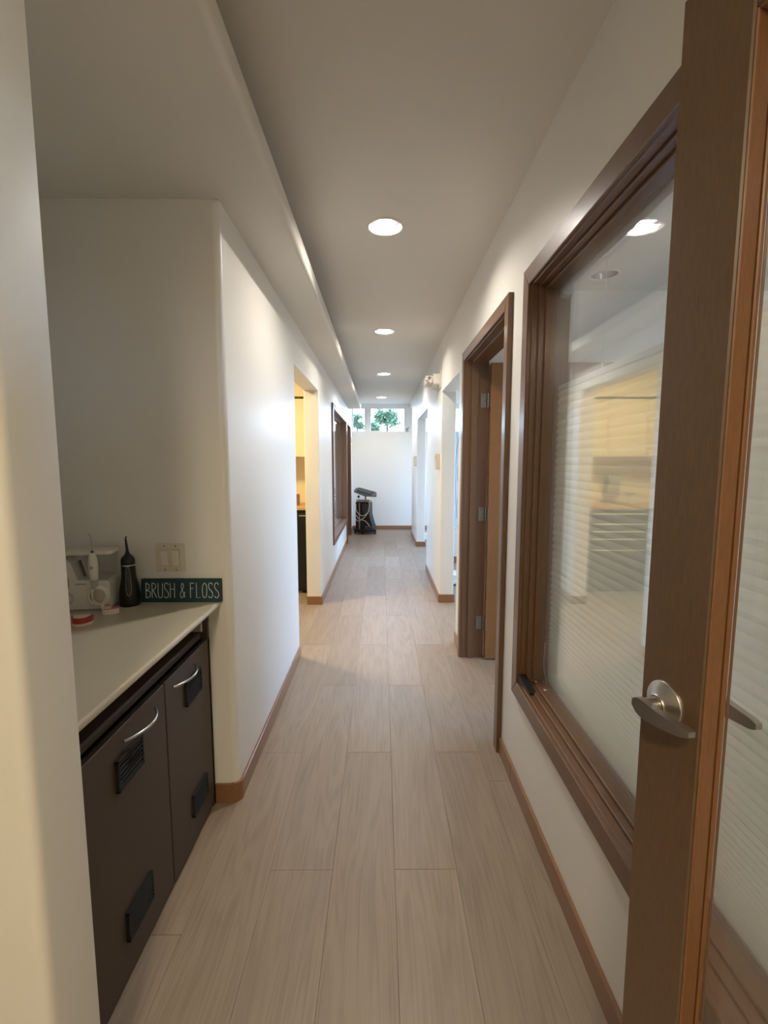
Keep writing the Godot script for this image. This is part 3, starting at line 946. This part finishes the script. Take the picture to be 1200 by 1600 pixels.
func build_counter_things() -> void:
	var Y := 0.913
	# sign
	var g := thing("wooden_sign", "teal wooden block sign lettered BRUSH & FLOSS leaning on the niche wall", "sign", Vector3(-0.835, Y, -1.918))
	g.rotation.x = -0.06
	var s := st()
	extrude(s, rrect(-0.166, 0.0, 0.166, 0.098, 0.003, 3), -0.018, 0.0, along_z)
	obj("block", s, M.teal, g)
	s = st()
	var x := -0.147
	for ch in "BRUSH & FLOSS":
		if ch == " ":
			x += 0.016
			continue
		var wd := 0.0205 if ch != "&" else 0.021
		for stroke in GLYPHS[ch]:
			var pts := []
			for p in stroke:
				pts.append(Vector3(x + p[0] * wd, 0.019 + p[1] * 0.062, 0.0004))
			var path: Array = spline(pts, 4) if pts.size() > 2 and ch != "L" else pts
			tube(s, path, 0.0014, 6)
		x += wd + 0.0047
	obj("lettering", s, M.chalk, g)
	# black cordless flosser
	var b := thing("cordless_water_flosser", "black cordless water flosser with slim nozzle beside the teal sign", "water flosser", Vector3(-1.03, Y, -1.885))
	s = st()
	lathe(s, [Vector2(0.0, 0.0), Vector2(0.036, 0.0), Vector2(0.039, 0.004), Vector2(0.0395, 0.03), Vector2(0.038, 0.06), Vector2(0.034, 0.085), Vector2(0.029, 0.11), Vector2(0.0265, 0.135), Vector2(0.026, 0.165)], Transform3D(), 28)
	obj("tank_body", s, M.black_gloss, b)
	s = st()
	lathe(s, [Vector2(0.0262, 0.165), Vector2(0.0268, 0.166), Vector2(0.0268, 0.168), Vector2(0.0262, 0.169)], Transform3D(), 28)
	obj("silver_ring", s, M.chrome, b)
	s = st()
	lathe(s, [Vector2(0.026, 0.169), Vector2(0.0262, 0.185), Vector2(0.024, 0.195), Vector2(0.016, 0.206), Vector2(0.0085, 0.214), Vector2(0.0075, 0.222), Vector2(0.0, 0.223)], Transform3D(), 28)
	obj("head_cap", s, M.black_gloss, b)
	s = st()
	tube(s, spline([Vector3(0, 0.218, 0), Vector3(-0.001, 0.24, 0), Vector3(-0.003, 0.262, 0), Vector3(-0.003, 0.276, 0.001), Vector3(0.002, 0.284, 0.004)], 5), 0.0062, 10, false, 1.0, 0.0022)
	obj("nozzle", s, M.black, b)
	s = st()
	var slot := []
	for k in 28:
		var t := TAU * k / 28
		var yy := 0.105 + 0.046 * sin(t) + (0.012 if sin(t) > 0 else -0.012)
		var rr := 0.0275 + 0.012 * smoothstep(0.14, 0.04, yy)
		var ang := 0.9 + 0.3 * cos(t)
		slot.append(Vector3(rr * cos(ang + 0.25), yy, rr * sin(ang + 0.25)))
	tube(s, slot, 0.0006, 5, true)
	obj("button_outline", s, M.grey_plastic, b)
	for k in 3:
		s = st()
		lathe(s, [Vector2(0.0, 0.0012), Vector2(0.0035, 0.001), Vector2(0.0045, 0.0)], Transform3D(Basis(Vector3.UP, -1.15) * Basis(Vector3.FORWARD, -PI / 2), Vector3(cos(1.15) * (0.0267 + 0.003 * (2 - k)), 0.14 - 0.022 * k, sin(1.15) * (0.0267 + 0.003 * (2 - k)))), 12)
		obj("button", s, M.dark_grey, b)
	# white countertop flosser
	var w := thing("countertop_water_flosser", "white countertop water flosser with clear reservoir and coiled hose", "water flosser", Vector3(-1.165, Y, -1.862))
	w.rotation.y = 0.15
	s = st()
	extrude(s, rounded([[-0.1, 0.006, 0.012], [0.088, 0.006, 0.012], [0.084, 0.118, 0.012], [-0.03, 0.122, 0.01], [-0.052, 0.19, 0.02], [-0.09, 0.225, 0.012], [-0.1, 0.13, 0.01]]), -0.052, 0.052, along_z)
	obj("base_body", s, M.white_plastic, w)
	s = st()
	extrude(s, rrect(-0.092, -0.044, 0.08, 0.044, 0.02), 0.0, 0.008, along_y)
	obj("base_foot", s, M.grey_plastic, w)
	s = st()
	extrude(s, rounded([[-0.045, 0.122], [0.074, 0.122], [0.086, 0.222], [-0.075, 0.222]]), -0.046, 0.046, along_z)
	obj("reservoir", s, M.clear_plastic, w)
	s = st()
	extrude(s, rrect(-0.094, -0.05, 0.094, 0.05, 0.022), 0.222, 0.236, along_y)
	obj("reservoir_lid", s, M.white_plastic, w)
	for k in 2:
		s = st()
		tube(s, [Vector3(-0.02 + 0.03 * k, 0.128, 0.01), Vector3(-0.045 + 0.06 * k, 0.19, -0.01)], 0.005, 8)
		obj("spare_tip", s, M.dark_grey, w)
	s = st()
	lathe(s, [Vector2(0.0, 0.0), Vector2(0.026, 0.0), Vector2(0.026, 0.006), Vector2(0.022, 0.012), Vector2(0.0, 0.013)], Transform3D(Basis(Vector3.RIGHT, PI / 2), Vector3(-0.074, 0.05, 0.052)), 24)
	obj("pressure_dial", s, M.ivory_plastic, w)
	part_box("button_panel", Vector3(-0.086, 0.092, 0.05), Vector3(-0.062, 0.132, 0.0545), 0.002, M.grey_plastic, w)
	part_box("name_strip", Vector3(-0.04, 0.104, 0.05), Vector3(0.0, 0.109, 0.0525), 0.0005, M.grey_plastic, w)
	var hd := Node3D.new()
	hd.name = "handle"
	w.add_child(hd, true)
	hd.position = Vector3(0.036, 0.0, 0.068)
	s = st()
	lathe(s, [Vector2(0.0, 0.125), Vector2(0.0145, 0.127), Vector2(0.017, 0.15), Vector2(0.0175, 0.185), Vector2(0.0155, 0.212), Vector2(0.011, 0.228), Vector2(0.006, 0.233), Vector2(0.0, 0.234)], Transform3D(), 20)
	obj("grip", s, M.white_plastic, hd)
	s = st()
	lathe(s, [Vector2(0.007, 0.018), Vector2(0.0055, 0.022), Vector2(0.0, 0.0225)], Transform3D(Basis(Vector3.RIGHT, PI / 2), Vector3(0, 0.178, -0.0015)), 16)
	obj("switch_button", s, M.grey_plastic, hd)
	s = st()
	lathe(s, [Vector2(0.005, 0.232), Vector2(0.005, 0.241), Vector2(0.0, 0.242)], Transform3D(), 12)
	obj("tip_collar", s, M.black, hd)
	s = st()
	tube(s, [Vector3(0, 0.24, 0), Vector3(0, 0.29, 0), Vector3(-0.003, 0.304, 0.003), Vector3(-0.008, 0.31, 0.008)], 0.0018, 8)
	obj("jet_tip", s, M.grey_plastic, hd)
	s = st()
	lathe(s, [Vector2(0.009, 0.09), Vector2(0.012, 0.11), Vector2(0.0145, 0.127)], Transform3D(), 16)
	obj("cradle", s, M.grey_plastic, hd)
	s = st()
	var coil := []
	for k in 73:
		var t := TAU * k / 24.0
		var rr := 0.040 - 0.003 * (k / 24.0)
		coil.append(Vector3(0.046 + rr * cos(t), 0.06 + rr * sin(t), 0.062 + 0.012 * (k / 72.0)))
	tube(s, coil, 0.0042, 8)
	obj("hose_coil", s, M.white_plastic, w)
	s = st()
	tube(s, spline([Vector3(0.036, 0.095, 0.07), Vector3(0.03, 0.075, 0.079), Vector3(0.034, 0.045, 0.079), Vector3(0.06, 0.026, 0.076)]), 0.0035, 8)
	obj("hose", s, M.white_plastic, w)
	s = st()
	lathe(s, [Vector2(0.036, 0.0), Vector2(0.034, 0.009), Vector2(0.0, 0.01)], Transform3D(Basis(Vector3.RIGHT, PI / 2), Vector3(0.046, 0.06, 0.051)), 24)
	obj("coil_hub", s, M.ivory_plastic, w)
	# dentures
	denture("denture_model", "red denture model with white teeth at the edge of the worktop", Vector3(-1.085, Y, -1.665), 0.35, M.gum_red, M.plaster, true)
	denture("plaster_jaw_model", "white plaster jaw model with pink gum in front of the white flosser", Vector3(-1.05, Y, -1.80), -0.5, M.plaster, M.gum_pink, false)

func arch(r: float, inner: float, depth: float) -> PackedVector2Array:
	var out := PackedVector2Array()
	for k in 17:
		var t := PI * k / 16.0
		out.append(Vector2(r * cos(t), depth * sin(t)))
	for k in 17:
		var t := PI * (16 - k) / 16.0
		out.append(Vector2((r - inner) * cos(t), (depth - inner) * sin(t)))
	return out

func denture(called: String, label: String, at: Vector3, turn: float, gum: Material, second: Material, upper: bool) -> void:
	var t := thing(called, label, "denture model", at)
	t.rotation.y = turn
	var s := st()
	var r := 0.034
	var y0 := 0.009 if upper else 0.0
	if upper:
		var full := PackedVector2Array()
		for k in 17:
			var a := PI * k / 16.0
			full.append(Vector2(r * cos(a), 0.044 * sin(a)))
		extrude(s, full, y0, y0 + 0.022, along_y)
		obj("gum", s, gum, t)
		s = st()
		var inn := PackedVector2Array()
		for k in 17:
			var a := PI * k / 16.0
			inn.append(Vector2(r * 0.82 * cos(a), 0.003 + 0.036 * sin(a)))
		extrude(s, inn, y0 + 0.022, y0 + 0.0245, along_y)
		obj("plate", s, second, t)
	else:
		extrude(s, arch(r, 0.02, 0.044), 0.0, 0.018, along_y)
		obj("jaw", s, gum, t)
		s = st()
		var gp := PackedVector2Array()
		for p in arch(r - 0.002, 0.011, 0.042):
			gp.append(p)
		extrude(s, gp.slice(0, 34), 0.018, 0.023, along_y)
		obj("gum", s, second, t)
	s = st()
	for k in 14:
		var a := PI * (k + 0.5) / 14.0
		var p := Vector3((r - 0.003) * cos(a), 0, 0.041 * sin(a))
		var xf := Transform3D(Basis(Vector3.UP, PI / 2 - a), p)
		var ya := 0.0 if upper else 0.02
		if not upper and (k < 3 or k > 11):
			continue
		bx(s, Vector3(-0.0032, ya, -0.0035), Vector3(0.0032, ya + 0.0115, 0.0035), 0.0014, xf)
	obj("teeth", s, M.tooth, t)

# ------------------------------------------------------------------ kitchenette on the left
func build_kitchen() -> void:
	var zf := -5.22
	var wt := st()
	bx(wt, Vector3(-2.99, 0.955, -5.848), Vector3(-0.785, 0.985, zf + 0.02), 0.004)
	tag(obj("kitchen_worktop", wt, M.worktop_oak), "warm wooden worktop in the yellow kitchenette", "worktop")
	var x := -0.955
	for k in 3:
		var c := thing("drawer_unit", ["dark drawer unit closest to the kitchenette opening", "dark drawer unit second from the kitchenette opening", "dark drawer unit deepest inside the kitchenette"][k], "cabinet", Vector3(x, 0, zf), "kitchenette drawer units")
		part_box("carcass", Vector3(-0.66, 0.06, -0.62), Vector3(0.0, 0.955, -0.02), 0.001, M.cabinet, c)
		part_box("plinth", Vector3(-0.66, 0.0, -0.6), Vector3(0.0, 0.06, -0.07), 0.0, M.cabinet, c)
		var ys := [0.945, 0.83, 0.745, 0.66, 0.535, 0.07]
		for j in 5:
			var d := part_box("drawer", Vector3(-0.656, ys[j + 1] + 0.003, -0.02), Vector3(-0.004, ys[j] - 0.003, 0.0), 0.002, M.cabinet, c)
			var s := st()
			var hy: float = ys[j] - 0.035
			tube(s, [Vector3(-0.62, hy, 0.0), Vector3(-0.62, hy, 0.025), Vector3(-0.04, hy, 0.025), Vector3(-0.04, hy, 0.0)], 0.008, 8)
			obj("handle", s, M.satin, d)
		x -= 0.67
	var f := thing("mini_fridge", "black mini fridge under the wooden worktop inside the yellow opening", "fridge", Vector3(-0.79, 0, zf))
	part_box("fridge_body", Vector3(-0.16, 0.02, -0.55), Vector3(0.0, 0.95, -0.03), 0.004, M.black, f)
	part_box("fridge_door", Vector3(-0.16, 0.07, -0.03), Vector3(0.0, 0.92, 0.0), 0.006, M.black_gloss, f)
	part_box("fridge_handle", Vector3(-0.13, 0.885, 0.0), Vector3(-0.02, 0.9, 0.018), 0.004, M.chrome, f)
	for xx in [-0.13, -0.03]:
		var s := st()
		lathe(s, [Vector2(0.0, 0.0), Vector2(0.015, 0.0), Vector2(0.015, 0.02), Vector2(0.0, 0.02)], Transform3D(Basis(), Vector3(xx, 0, -0.06)), 12)
		obj("foot", s, M.chrome, f)
	x = -0.787
	for k in 2:
		var c := thing("wall_cabinet", ["cream wall cabinet with two doors nearest the kitchenette opening", "cream wall cabinet with two doors deeper in the kitchenette"][k], "cabinet", Vector3(x, 1.55, -5.85), "kitchenette wall cabinets")
		part_box("carcass", Vector3(-0.91, 0.0, 0.0), Vector3(0.0, 0.66, 0.34), 0.001, M.cream_paint, c)
		for j in 2:
			var d := part_box("door", Vector3(-0.450 - 0.455 * j, 0.004, 0.34), Vector3(-0.005 - 0.455 * j, 0.650, 0.36), 0.002, M.cream_door, c)
			part_box("edge_pull", Vector3(-0.4 - 0.455 * j, -0.004, 0.35), Vector3(-0.06 - 0.455 * j, 0.004, 0.362), 0.001, M.ivory_plastic, d)
		x -= 0.915
	var s2 := st()
	bx(s2, Vector3(-2.99, 2.235, -5.85), Vector3(-0.785, CEIL, -5.50), 0.0)
	struct("trim_4", s2, M.cream_paint, "cream bulkhead over the kitchenette wall cabinets", "bulkhead")
	var cb := thing("cutting_board", "brown wooden cutting board leaning upright on the kitchenette worktop", "cutting board", Vector3(-0.955, 0.985, -5.5))
	part_box("board", Vector3(-0.06, 0, -0.01), Vector3(0.0, 0.13, 0.012), 0.004, M.honey_y, cb)
	var td := thing("towel_dispenser", "grey-green towel dispenser on the kitchenette back wall mirrored in the window", "dispenser", Vector3(-1.47, 1.06, -5.85))
	part_box("case", Vector3(-0.075, 0, 0), Vector3(0.075, 0.28, 0.11), 0.012, M.grey_plastic, td)
	part_box("towel_slot", Vector3(-0.06, -0.003, 0.02), Vector3(0.06, 0.003, 0.08), 0.001, M.white_plastic, td)
	var jr := thing("canister", "white lidded canister on the kitchenette worktop mirrored in the window", "canister", Vector3(-1.62, 0.985, -5.62))
	s2 = st()
	lathe(s2, [Vector2(0.0, 0.0), Vector2(0.05, 0.0), Vector2(0.053, 0.006), Vector2(0.053, 0.11), Vector2(0.048, 0.116)], Transform3D(), 24)
	obj("jar", s2, M.white_plastic, jr)
	s2 = st()
	lathe(s2, [Vector2(0.055, 0.114), Vector2(0.055, 0.13), Vector2(0.03, 0.138), Vector2(0.0, 0.139)], Transform3D(), 24)
	obj("lid", s2, M.grey_plastic, jr)
	flat_lamp("kitchen_ceiling_lamp", "warm flat ceiling lamp in the kitchenette", Vector3(-1.75, CEIL, -4.2), Color(1.0, 0.89, 0.66), 3.6)

# ------------------------------------------------------------------ treatment rooms on the right
func build_right_rooms() -> void:
	var s := st()
	bx(s, Vector3(0.95, 0.0, -6.98), Vector3(2.2, 0.49, -6.88), 0.0)
	struct("wall_screen_base", s, M.paint, "low white wall under the decorative privacy screen", "wall")
	s = st()
	bx(s, Vector3(0.94, 0.0, -6.88), Vector3(2.2, 0.088, -6.868), 0.003)
	struct("baseboard_screen", s, M.base_x, "brown baseboard on the low screen wall", "baseboard")
	var p := thing("privacy_screen", "pale blue translucent screen panel with inlaid reed stalks", "screen", Vector3(1.575, 0.49, -6.93))
	part_box("sill_cap", Vector3(-0.64, 0.0, -0.065), Vector3(0.63, 0.03, 0.065), 0.004, M.rail_white, p)
	part_box("panel", Vector3(-0.62, 0.03, -0.006), Vector3(0.62, 1.43, 0.006), 0.002, M.resin, p)
	var rng := RandomNumberGenerator.new()
	rng.seed = 8
	for k in 34:
		s = st()
		var x := -0.6 + 1.2 * k / 33.0
		var lean := rng.randf_range(-0.12, 0.12)
		var bend := rng.randf_range(-0.06, 0.06)
		var top := rng.randf_range(1.0, 1.4)
		var pts := []
		for j in 9:
			var u := j / 8.0
			pts.append(Vector3(clampf(x + lean * u + bend * sin(u * PI * 2.0), -0.61, 0.61), 0.035 + (top - 0.04) * u, 0.007))
		tube(s, pts, 0.0035, 5)
		obj("reed_stalk", s, M.stalk, p)
	for e in [[Vector3(1.0, 0, -5.75), "white treatment chair base seen through the nearer right opening"], [Vector3(1.0, 0, -8.95), "white treatment chair base seen through the farther right opening"]]:
		var c := thing("treatment_chair_base", e[1], "chair base", e[0], "treatment chair bases")
		s = st()
		extrude(s, rrect(-0.3, -0.2, 0.6, 0.2, 0.06), 0.02, 0.05, along_y)
		obj("floor_plate", s, M.white_plastic, c)
		s = st()
		extrude(s, rrect(-0.28, -0.18, 0.58, 0.18, 0.05), 0.0, 0.02, along_y)
		obj("gasket", s, M.dark_grey, c)
		s = st()
		extrude(s, rrect(-0.22, -0.14, 0.4, 0.14, 0.05), 0.05, 0.11, along_y)
		obj("pedestal", s, M.white_plastic, c)
	# outer windows
	var n := 3
	for w in [[-0.4, -2.6], [-4.3, -6.4], [-7.3, -9.9]]:
		var win := thing("window_%d" % n, ["white framed outer window of the near right room", "white framed outer window of the middle right room", "white framed outer window of the far right room"][n - 3], "window", Vector3.ZERO, "", "structure")
		n += 1
		var zm: float = (w[0] + w[1]) / 2
		for b in [[w[0], w[0] - 0.05, 0.9, 2.3], [w[1] + 0.05, w[1], 0.9, 2.3], [zm + 0.03, zm - 0.03, 0.95, 2.25]]:
			part_box("frame_post", Vector3(3.43, b[2], b[1]), Vector3(3.49, b[3], b[0]), 0.003, M.rail_white, win)
		for y in [0.9, 2.25]:
			part_box("frame_rail", Vector3(3.43, y, w[1] + 0.05), Vector3(3.49, y + 0.05, w[0] - 0.05), 0.003, M.rail_white, win)
		for h in [[w[0] - 0.05, zm + 0.03], [zm - 0.03, w[1] + 0.05]]:
			s = st()
			flat(s, Vector3(3.46, 0.95, h[0]), Vector3(3.46, 0.95, h[1]), Vector3(3.46, 2.25, h[1]), Vector3(3.46, 2.25, h[0]), Vector3(-1, 0, 0))
			obj("pane", s, M.glass, win)

# ------------------------------------------------------------------ far end
func build_far_end() -> void:
	var n := 6
	for w in [[-2.9, -1.9], [-1.8, -0.8], [-0.63, -0.34], [-0.243, 0.513], [0.8, 1.9], [2.0, 3.2]]:
		var win := thing("window_%d" % n, ["high end window of the left room beside the outer wall", "high end window of the left room beside the corridor", "narrow high end window pane left of the white mullion", "wide high end window showing the tree", "high end window of the right room beside the corridor", "high end window of the right room beside the outer wall"][n - 6], "window", Vector3.ZERO, "", "structure")
		n += 1
		for x in [w[0], w[1] - 0.022]:
			part_box("frame_post", Vector3(x, 2.12, -10.36), Vector3(x + 0.022, 2.635, -10.30), 0.002, M.rail_white, win)
		for y in [2.12, 2.613]:
			part_box("frame_rail", Vector3(w[0] + 0.022, y, -10.36), Vector3(w[1] - 0.022, y + 0.022, -10.30), 0.002, M.rail_white, win)
		var s := st()
		flat(s, Vector3(w[0] + 0.02, 2.14, -10.33), Vector3(w[1] - 0.02, 2.14, -10.33), Vector3(w[1] - 0.02, 2.615, -10.33), Vector3(w[0] + 0.02, 2.615, -10.33), Vector3(0, 0, 1))
		obj("pane", s, M.glass, win)
	var wl := thing("window_12", "white framed outer window of the left room", "window", Vector3.ZERO, "", "structure")
	for z in [-9.6, -8.13, -6.65]:
		part_box("frame_post", Vector3(-3.1, 0.9, z), Vector3(-3.04, 2.3, z + 0.05), 0.003, M.rail_white, wl)
	for y in [0.9, 2.25]:
		for z in [[-9.55, -8.13], [-8.08, -6.65]]:
			part_box("frame_rail", Vector3(-3.1, y, z[0]), Vector3(-3.04, y + 0.05, z[1]), 0.003, M.rail_white, wl)
	for z in [[-9.55, -8.13], [-8.08, -6.65]]:
		var sp := st()
		flat(sp, Vector3(-3.07, 0.95, z[0]), Vector3(-3.07, 0.95, z[1]), Vector3(-3.07, 2.25, z[1]), Vector3(-3.07, 2.25, z[0]), Vector3(1, 0, 0))
		obj("pane", sp, M.glass, wl)
	var lt := thing("window_latch", "small grey window latch at the corner of the high end window", "latch", Vector3(0.555, 2.12, -10.25))
	part_box("latch_plate", Vector3(-0.03, 0.0, 0.0), Vector3(0.03, 0.06, 0.02), 0.004, M.grey_plastic, lt)
	var s3 := st()
	tube(s3, [Vector3(-0.03, 0.05, 0.03), Vector3(0.02, 0.075, 0.04), Vector3(0.05, 0.10, 0.04)], 0.007, 8)
	obj("latch_arm", s3, M.dark_grey, lt)
	# instrument cart in the corner
	var c := thing("dental_cart", "black wheeled dental laser cart with tablet top and pale hoses", "medical cart", Vector3(-0.335, 0, -9.72))
	c.rotation.y = -0.25
	var s := st()
	extrude(s, rounded([[-0.20, -0.17, 0.05], [0.20, -0.17, 0.05], [0.26, 0.10, 0.04], [0.12, 0.22, 0.05], [-0.12, 0.22, 0.05], [-0.22, 0.10, 0.04]]), 0.05, 0.10, along_y)
	obj("wheel_base", s, M.black, c)
	for w in [[-0.18, -0.13], [0.18, -0.13], [0.235, 0.09], [-0.19, 0.1], [0.0, 0.18]]:
		s = st()
		lathe(s, [Vector2(0.0, -0.014), Vector2(0.024, -0.014), Vector2(0.027, -0.008), Vector2(0.027, 0.008), Vector2(0.024, 0.014), Vector2(0.0, 0.014)], Transform3D(Basis(Vector3.FORWARD, PI / 2), Vector3(w[0], 0.027, w[1])), 16)
		obj("caster", s, M.black, c)
	# column: flared towards the foot
	s = st()
	extrude(s, rounded([[-0.17, 0.10], [0.22, 0.10], [0.17, 0.22, 0.1], [0.12, 0.40, 0.1], [0.115, 0.66, 0.02], [-0.17, 0.66, 0.02]]), -0.13, 0.12, along_z)
	obj("column", s, M.black, c)
	part_box("foot_block", Vector3(0.03, 0.10, 0.10), Vector3(0.21, 0.17, 0.19), 0.01, M.dark_grey, c)
	part_box("side_strip", Vector3(-0.10, 0.10, 0.12), Vector3(-0.075, 0.64, 0.128), 0.002, M.nickel, c)
	part_box("control_panel", Vector3(-0.02, 0.42, 0.115), Vector3(0.105, 0.62, 0.132), 0.008, M.dark_grey, c)
	part_box("top_plate", Vector3(-0.15, 0.66, -0.11), Vector3(0.13, 0.682, 0.13), 0.008, M.nickel, c)
	s = st()
	tube(s, [Vector3(-0.15, 0.70, 0.13), Vector3(0.16, 0.70, 0.13), Vector3(0.19, 0.70, 0.10)], 0.012, 10)
	obj("grab_bar", s, M.chrome, c)
	part_box("holder", Vector3(0.13, 0.665, 0.1), Vector3(0.21, 0.715, 0.16), 0.012, M.white_plastic, c)
	s = st()
	lathe(s, [Vector2(0.03, 0.68), Vector2(0.022, 0.70), Vector2(0.017, 0.72), Vector2(0.017, 0.79), Vector2(0.0, 0.79)], Transform3D(Basis(), Vector3(0.01, 0, 0.0)), 16)
	obj("neck_post", s, M.grey_plastic, c)
	s = st()
	tube(s, [Vector3(-0.11, 0.682, 0.08), Vector3(-0.11, 0.76, 0.08)], 0.008, 8)
	obj("side_post", s, M.nickel, c)
	s = st()
	lathe(s, [Vector2(0.0, 0.745), Vector2(0.022, 0.75), Vector2(0.026, 0.77), Vector2(0.02, 0.79), Vector2(0.0, 0.795)], Transform3D(Basis(), Vector3(-0.115, 0, 0.085)), 14)
	obj("knob", s, M.black, c)
	# tilted tray with a raised screen
	var tilt := Transform3D(Basis(Vector3.BACK, -0.24) * Basis(Vector3.RIGHT, 0.24), Vector3(0.01, 0.855, 0.02))
	s = st()
	extrude(s, rounded([[-0.24, -0.17, 0.09], [0.2, -0.15, 0.06], [0.27, 0.06, 0.05], [0.05, 0.19, 0.1], [-0.22, 0.13, 0.09]]), -0.012, 0.008, func(u: float, v: float, w: float) -> Vector3: return tilt * Vector3(u, w, v))
	obj("tray", s, M.dark_grey, c)
	s = st()
	extrude(s, rrect(-0.17, -0.11, 0.15, 0.09, 0.02), 0.008, 0.024, func(u: float, v: float, w: float) -> Vector3: return tilt * Vector3(u, w, v))
	obj("tablet", s, M.black, c)
	for h in [[Vector3(-0.165, 0.64, 0.11), Vector3(-0.14, 0.48, 0.16), Vector3(-0.02, 0.385, 0.17), Vector3(0.1, 0.45, 0.165), Vector3(0.13, 0.58, 0.15), Vector3(0.12, 0.67, 0.14)], [Vector3(-0.16, 0.39, 0.12), Vector3(-0.08, 0.31, 0.15), Vector3(0.04, 0.28, 0.16), Vector3(0.12, 0.2, 0.16), Vector3(0.13, 0.165, 0.15)], [Vector3(0.125, 0.5, 0.15), Vector3(0.06, 0.38, 0.17), Vector3(-0.04, 0.30, 0.165), Vector3(-0.12, 0.27, 0.15), Vector3(-0.165, 0.31, 0.12)]]:
		s = st()
		tube(s, spline(h), 0.007, 8)
		obj("hose", s, M.ivory_plastic, c)

# ------------------------------------------------------------------ small devices on the walls
func build_wall_devices() -> void:
	var e := thing("emergency_light", "white twin-head emergency light high on the right wall", "emergency light", Vector3(0.617, 2.335, -5.08))
	part_box("back_plate", Vector3(-0.012, -0.085, -0.16), Vector3(0.0, 0.085, 0.13), 0.004, M.ivory_plastic, e)
	var s := st()
	extrude(s, rounded([[-0.13, -0.075, 0.012], [0.10, -0.055, 0.03], [0.10, 0.065, 0.02], [-0.13, 0.065, 0.012]]), -0.075, -0.012, along_x)
	obj("battery_case", s, M.white_plastic, e)
	for z in [0.045, -0.085]:
		var h := Node3D.new()
		h.name = "lamp_head"
		e.add_child(h, true)
		h.position = Vector3(-0.115, 0.0, z)
		s = st()
		bx(s, Vector3(-0.045, -0.045, -0.035), Vector3(0.045, 0.045, 0.03), 0.014)
		obj("housing", s, M.ivory_plastic, h)
		s = st()
		lathe(s, [Vector2(0.036, 0.028), Vector2(0.034, 0.036), Vector2(0.022, 0.041), Vector2(0.0, 0.043)], Transform3D(Basis(Vector3.RIGHT, PI / 2), Vector3(-0.004, 0, 0)), 24)
		obj("lens", s, M.reflector, h)
	for d in [[-4.99, "ivory intercom box by the nearer right opening"], [-8.29, "ivory intercom box by the farther right opening"]]:
		var b := thing("intercom_box", d[1], "intercom", Vector3(0.617, 1.497, d[0]), "intercom boxes")
		s = st()
		extrude(s, rounded([[-0.045, -0.085, 0.012], [0.03, -0.085, 0.012], [0.03, 0.085, 0.012], [-0.045, 0.085, 0.012]]), -0.046, 0.0, along_x)
		obj("case", s, M.ivory_plastic, b)
		part_box("speaker_strip", Vector3(-0.049, 0.02, -0.03), Vector3(-0.045, 0.06, 0.015), 0.001, M.grey_plastic, b)
	var t := thing("thermostat", "small ivory thermostat high on the left wall before the end wall", "thermostat", Vector3(-0.63, 1.93, -9.85))
	part_box("case", Vector3(0.0, -0.055, -0.04), Vector3(0.028, 0.055, 0.04), 0.008, M.ivory_plastic, t)
	part_box("dial_slot", Vector3(0.026, -0.02, -0.025), Vector3(0.030, 0.0, 0.025), 0.001, M.grey_plastic, t)

# ------------------------------------------------------------------ outside
func build_outside() -> void:
	var s := st()
	bx(s, Vector3(-60, -0.5, -90), Vector3(60, -0.3, -10.45))
	struct("ground", s, M.bark, "pale ground outside beyond the building", "ground")
	tree("broad_tree", "broad leafy tree outside the wide high end window", Vector3(0.5, -0.3, -40), 5.4, 1.15, 0.85, 3)
	tree("small_tree", "smaller leafy tree outside the narrow high end window", Vector3(-2.0, -0.3, -40), 5.0, 0.55, 0.6, 5)
	tree("low_tree", "low bushy tree beside the broad tree outside", Vector3(-0.62, -0.3, -34), 4.1, 0.5, 0.4, 9)

func tree(called: String, label: String, at: Vector3, crown: float, rx: float, ry: float, sd: int) -> void:
	var t := thing(called, label, "tree", at, "trees outside")
	var s := st()
	tube(s, spline([Vector3(0, 0, 0), Vector3(0.06, crown * 0.5, 0), Vector3(-0.03, crown, 0.05), Vector3(0.05, crown + ry * 0.6, 0)]), 0.16, 9, false, 1.0, 0.03)
	obj("trunk", s, M.bark, t)
	var rng := RandomNumberGenerator.new()
	rng.seed = sd
	var tips := []
	for k in 12:
		s = st()
		var a := rng.randf() * TAU
		var y0 := crown - ry * rng.randf_range(0.1, 0.9)
		var tip := Vector3(cos(a) * rx * rng.randf_range(0.4, 0.85), crown + ry * rng.randf_range(-0.6, 0.8), sin(a) * rx * 0.7)
		tips.append(tip)
		tube(s, spline([Vector3(0, y0, 0), tip * Vector3(0.5, 0, 0.5) + Vector3(0, (y0 + tip.y) / 2 - 0.05, 0), tip], 5), 0.05, 6, false, 1.0, 0.015)
		obj("branch", s, M.bark, t)
	s = st()
	for k in 2600:
		var c: Vector3 = tips[k % tips.size()]
		var p := c + Vector3(rng.randfn(), rng.randfn() * 0.75, rng.randfn()) * rx * 0.24
		var q := Basis.from_euler(Vector3(rng.randf() * TAU, rng.randf() * TAU, rng.randf() * TAU)).scaled(Vector3.ONE * rng.randf_range(0.07, 0.15))
		var n := q.z.normalized()
		var a := p + q * Vector3(-1, 0, 0)
		var b := p + q * Vector3(0, 0.45, 0.12)
		var d := p + q * Vector3(1, 0, 0)
		var e := p + q * Vector3(0, -0.45, 0.12)
		tri(s, a, b, d, n, n, n)
		tri(s, a, d, e, n, n, n)
	var cr := obj("crown", s, M.leaf, t)
	cr.set_meta("kind", "stuff")
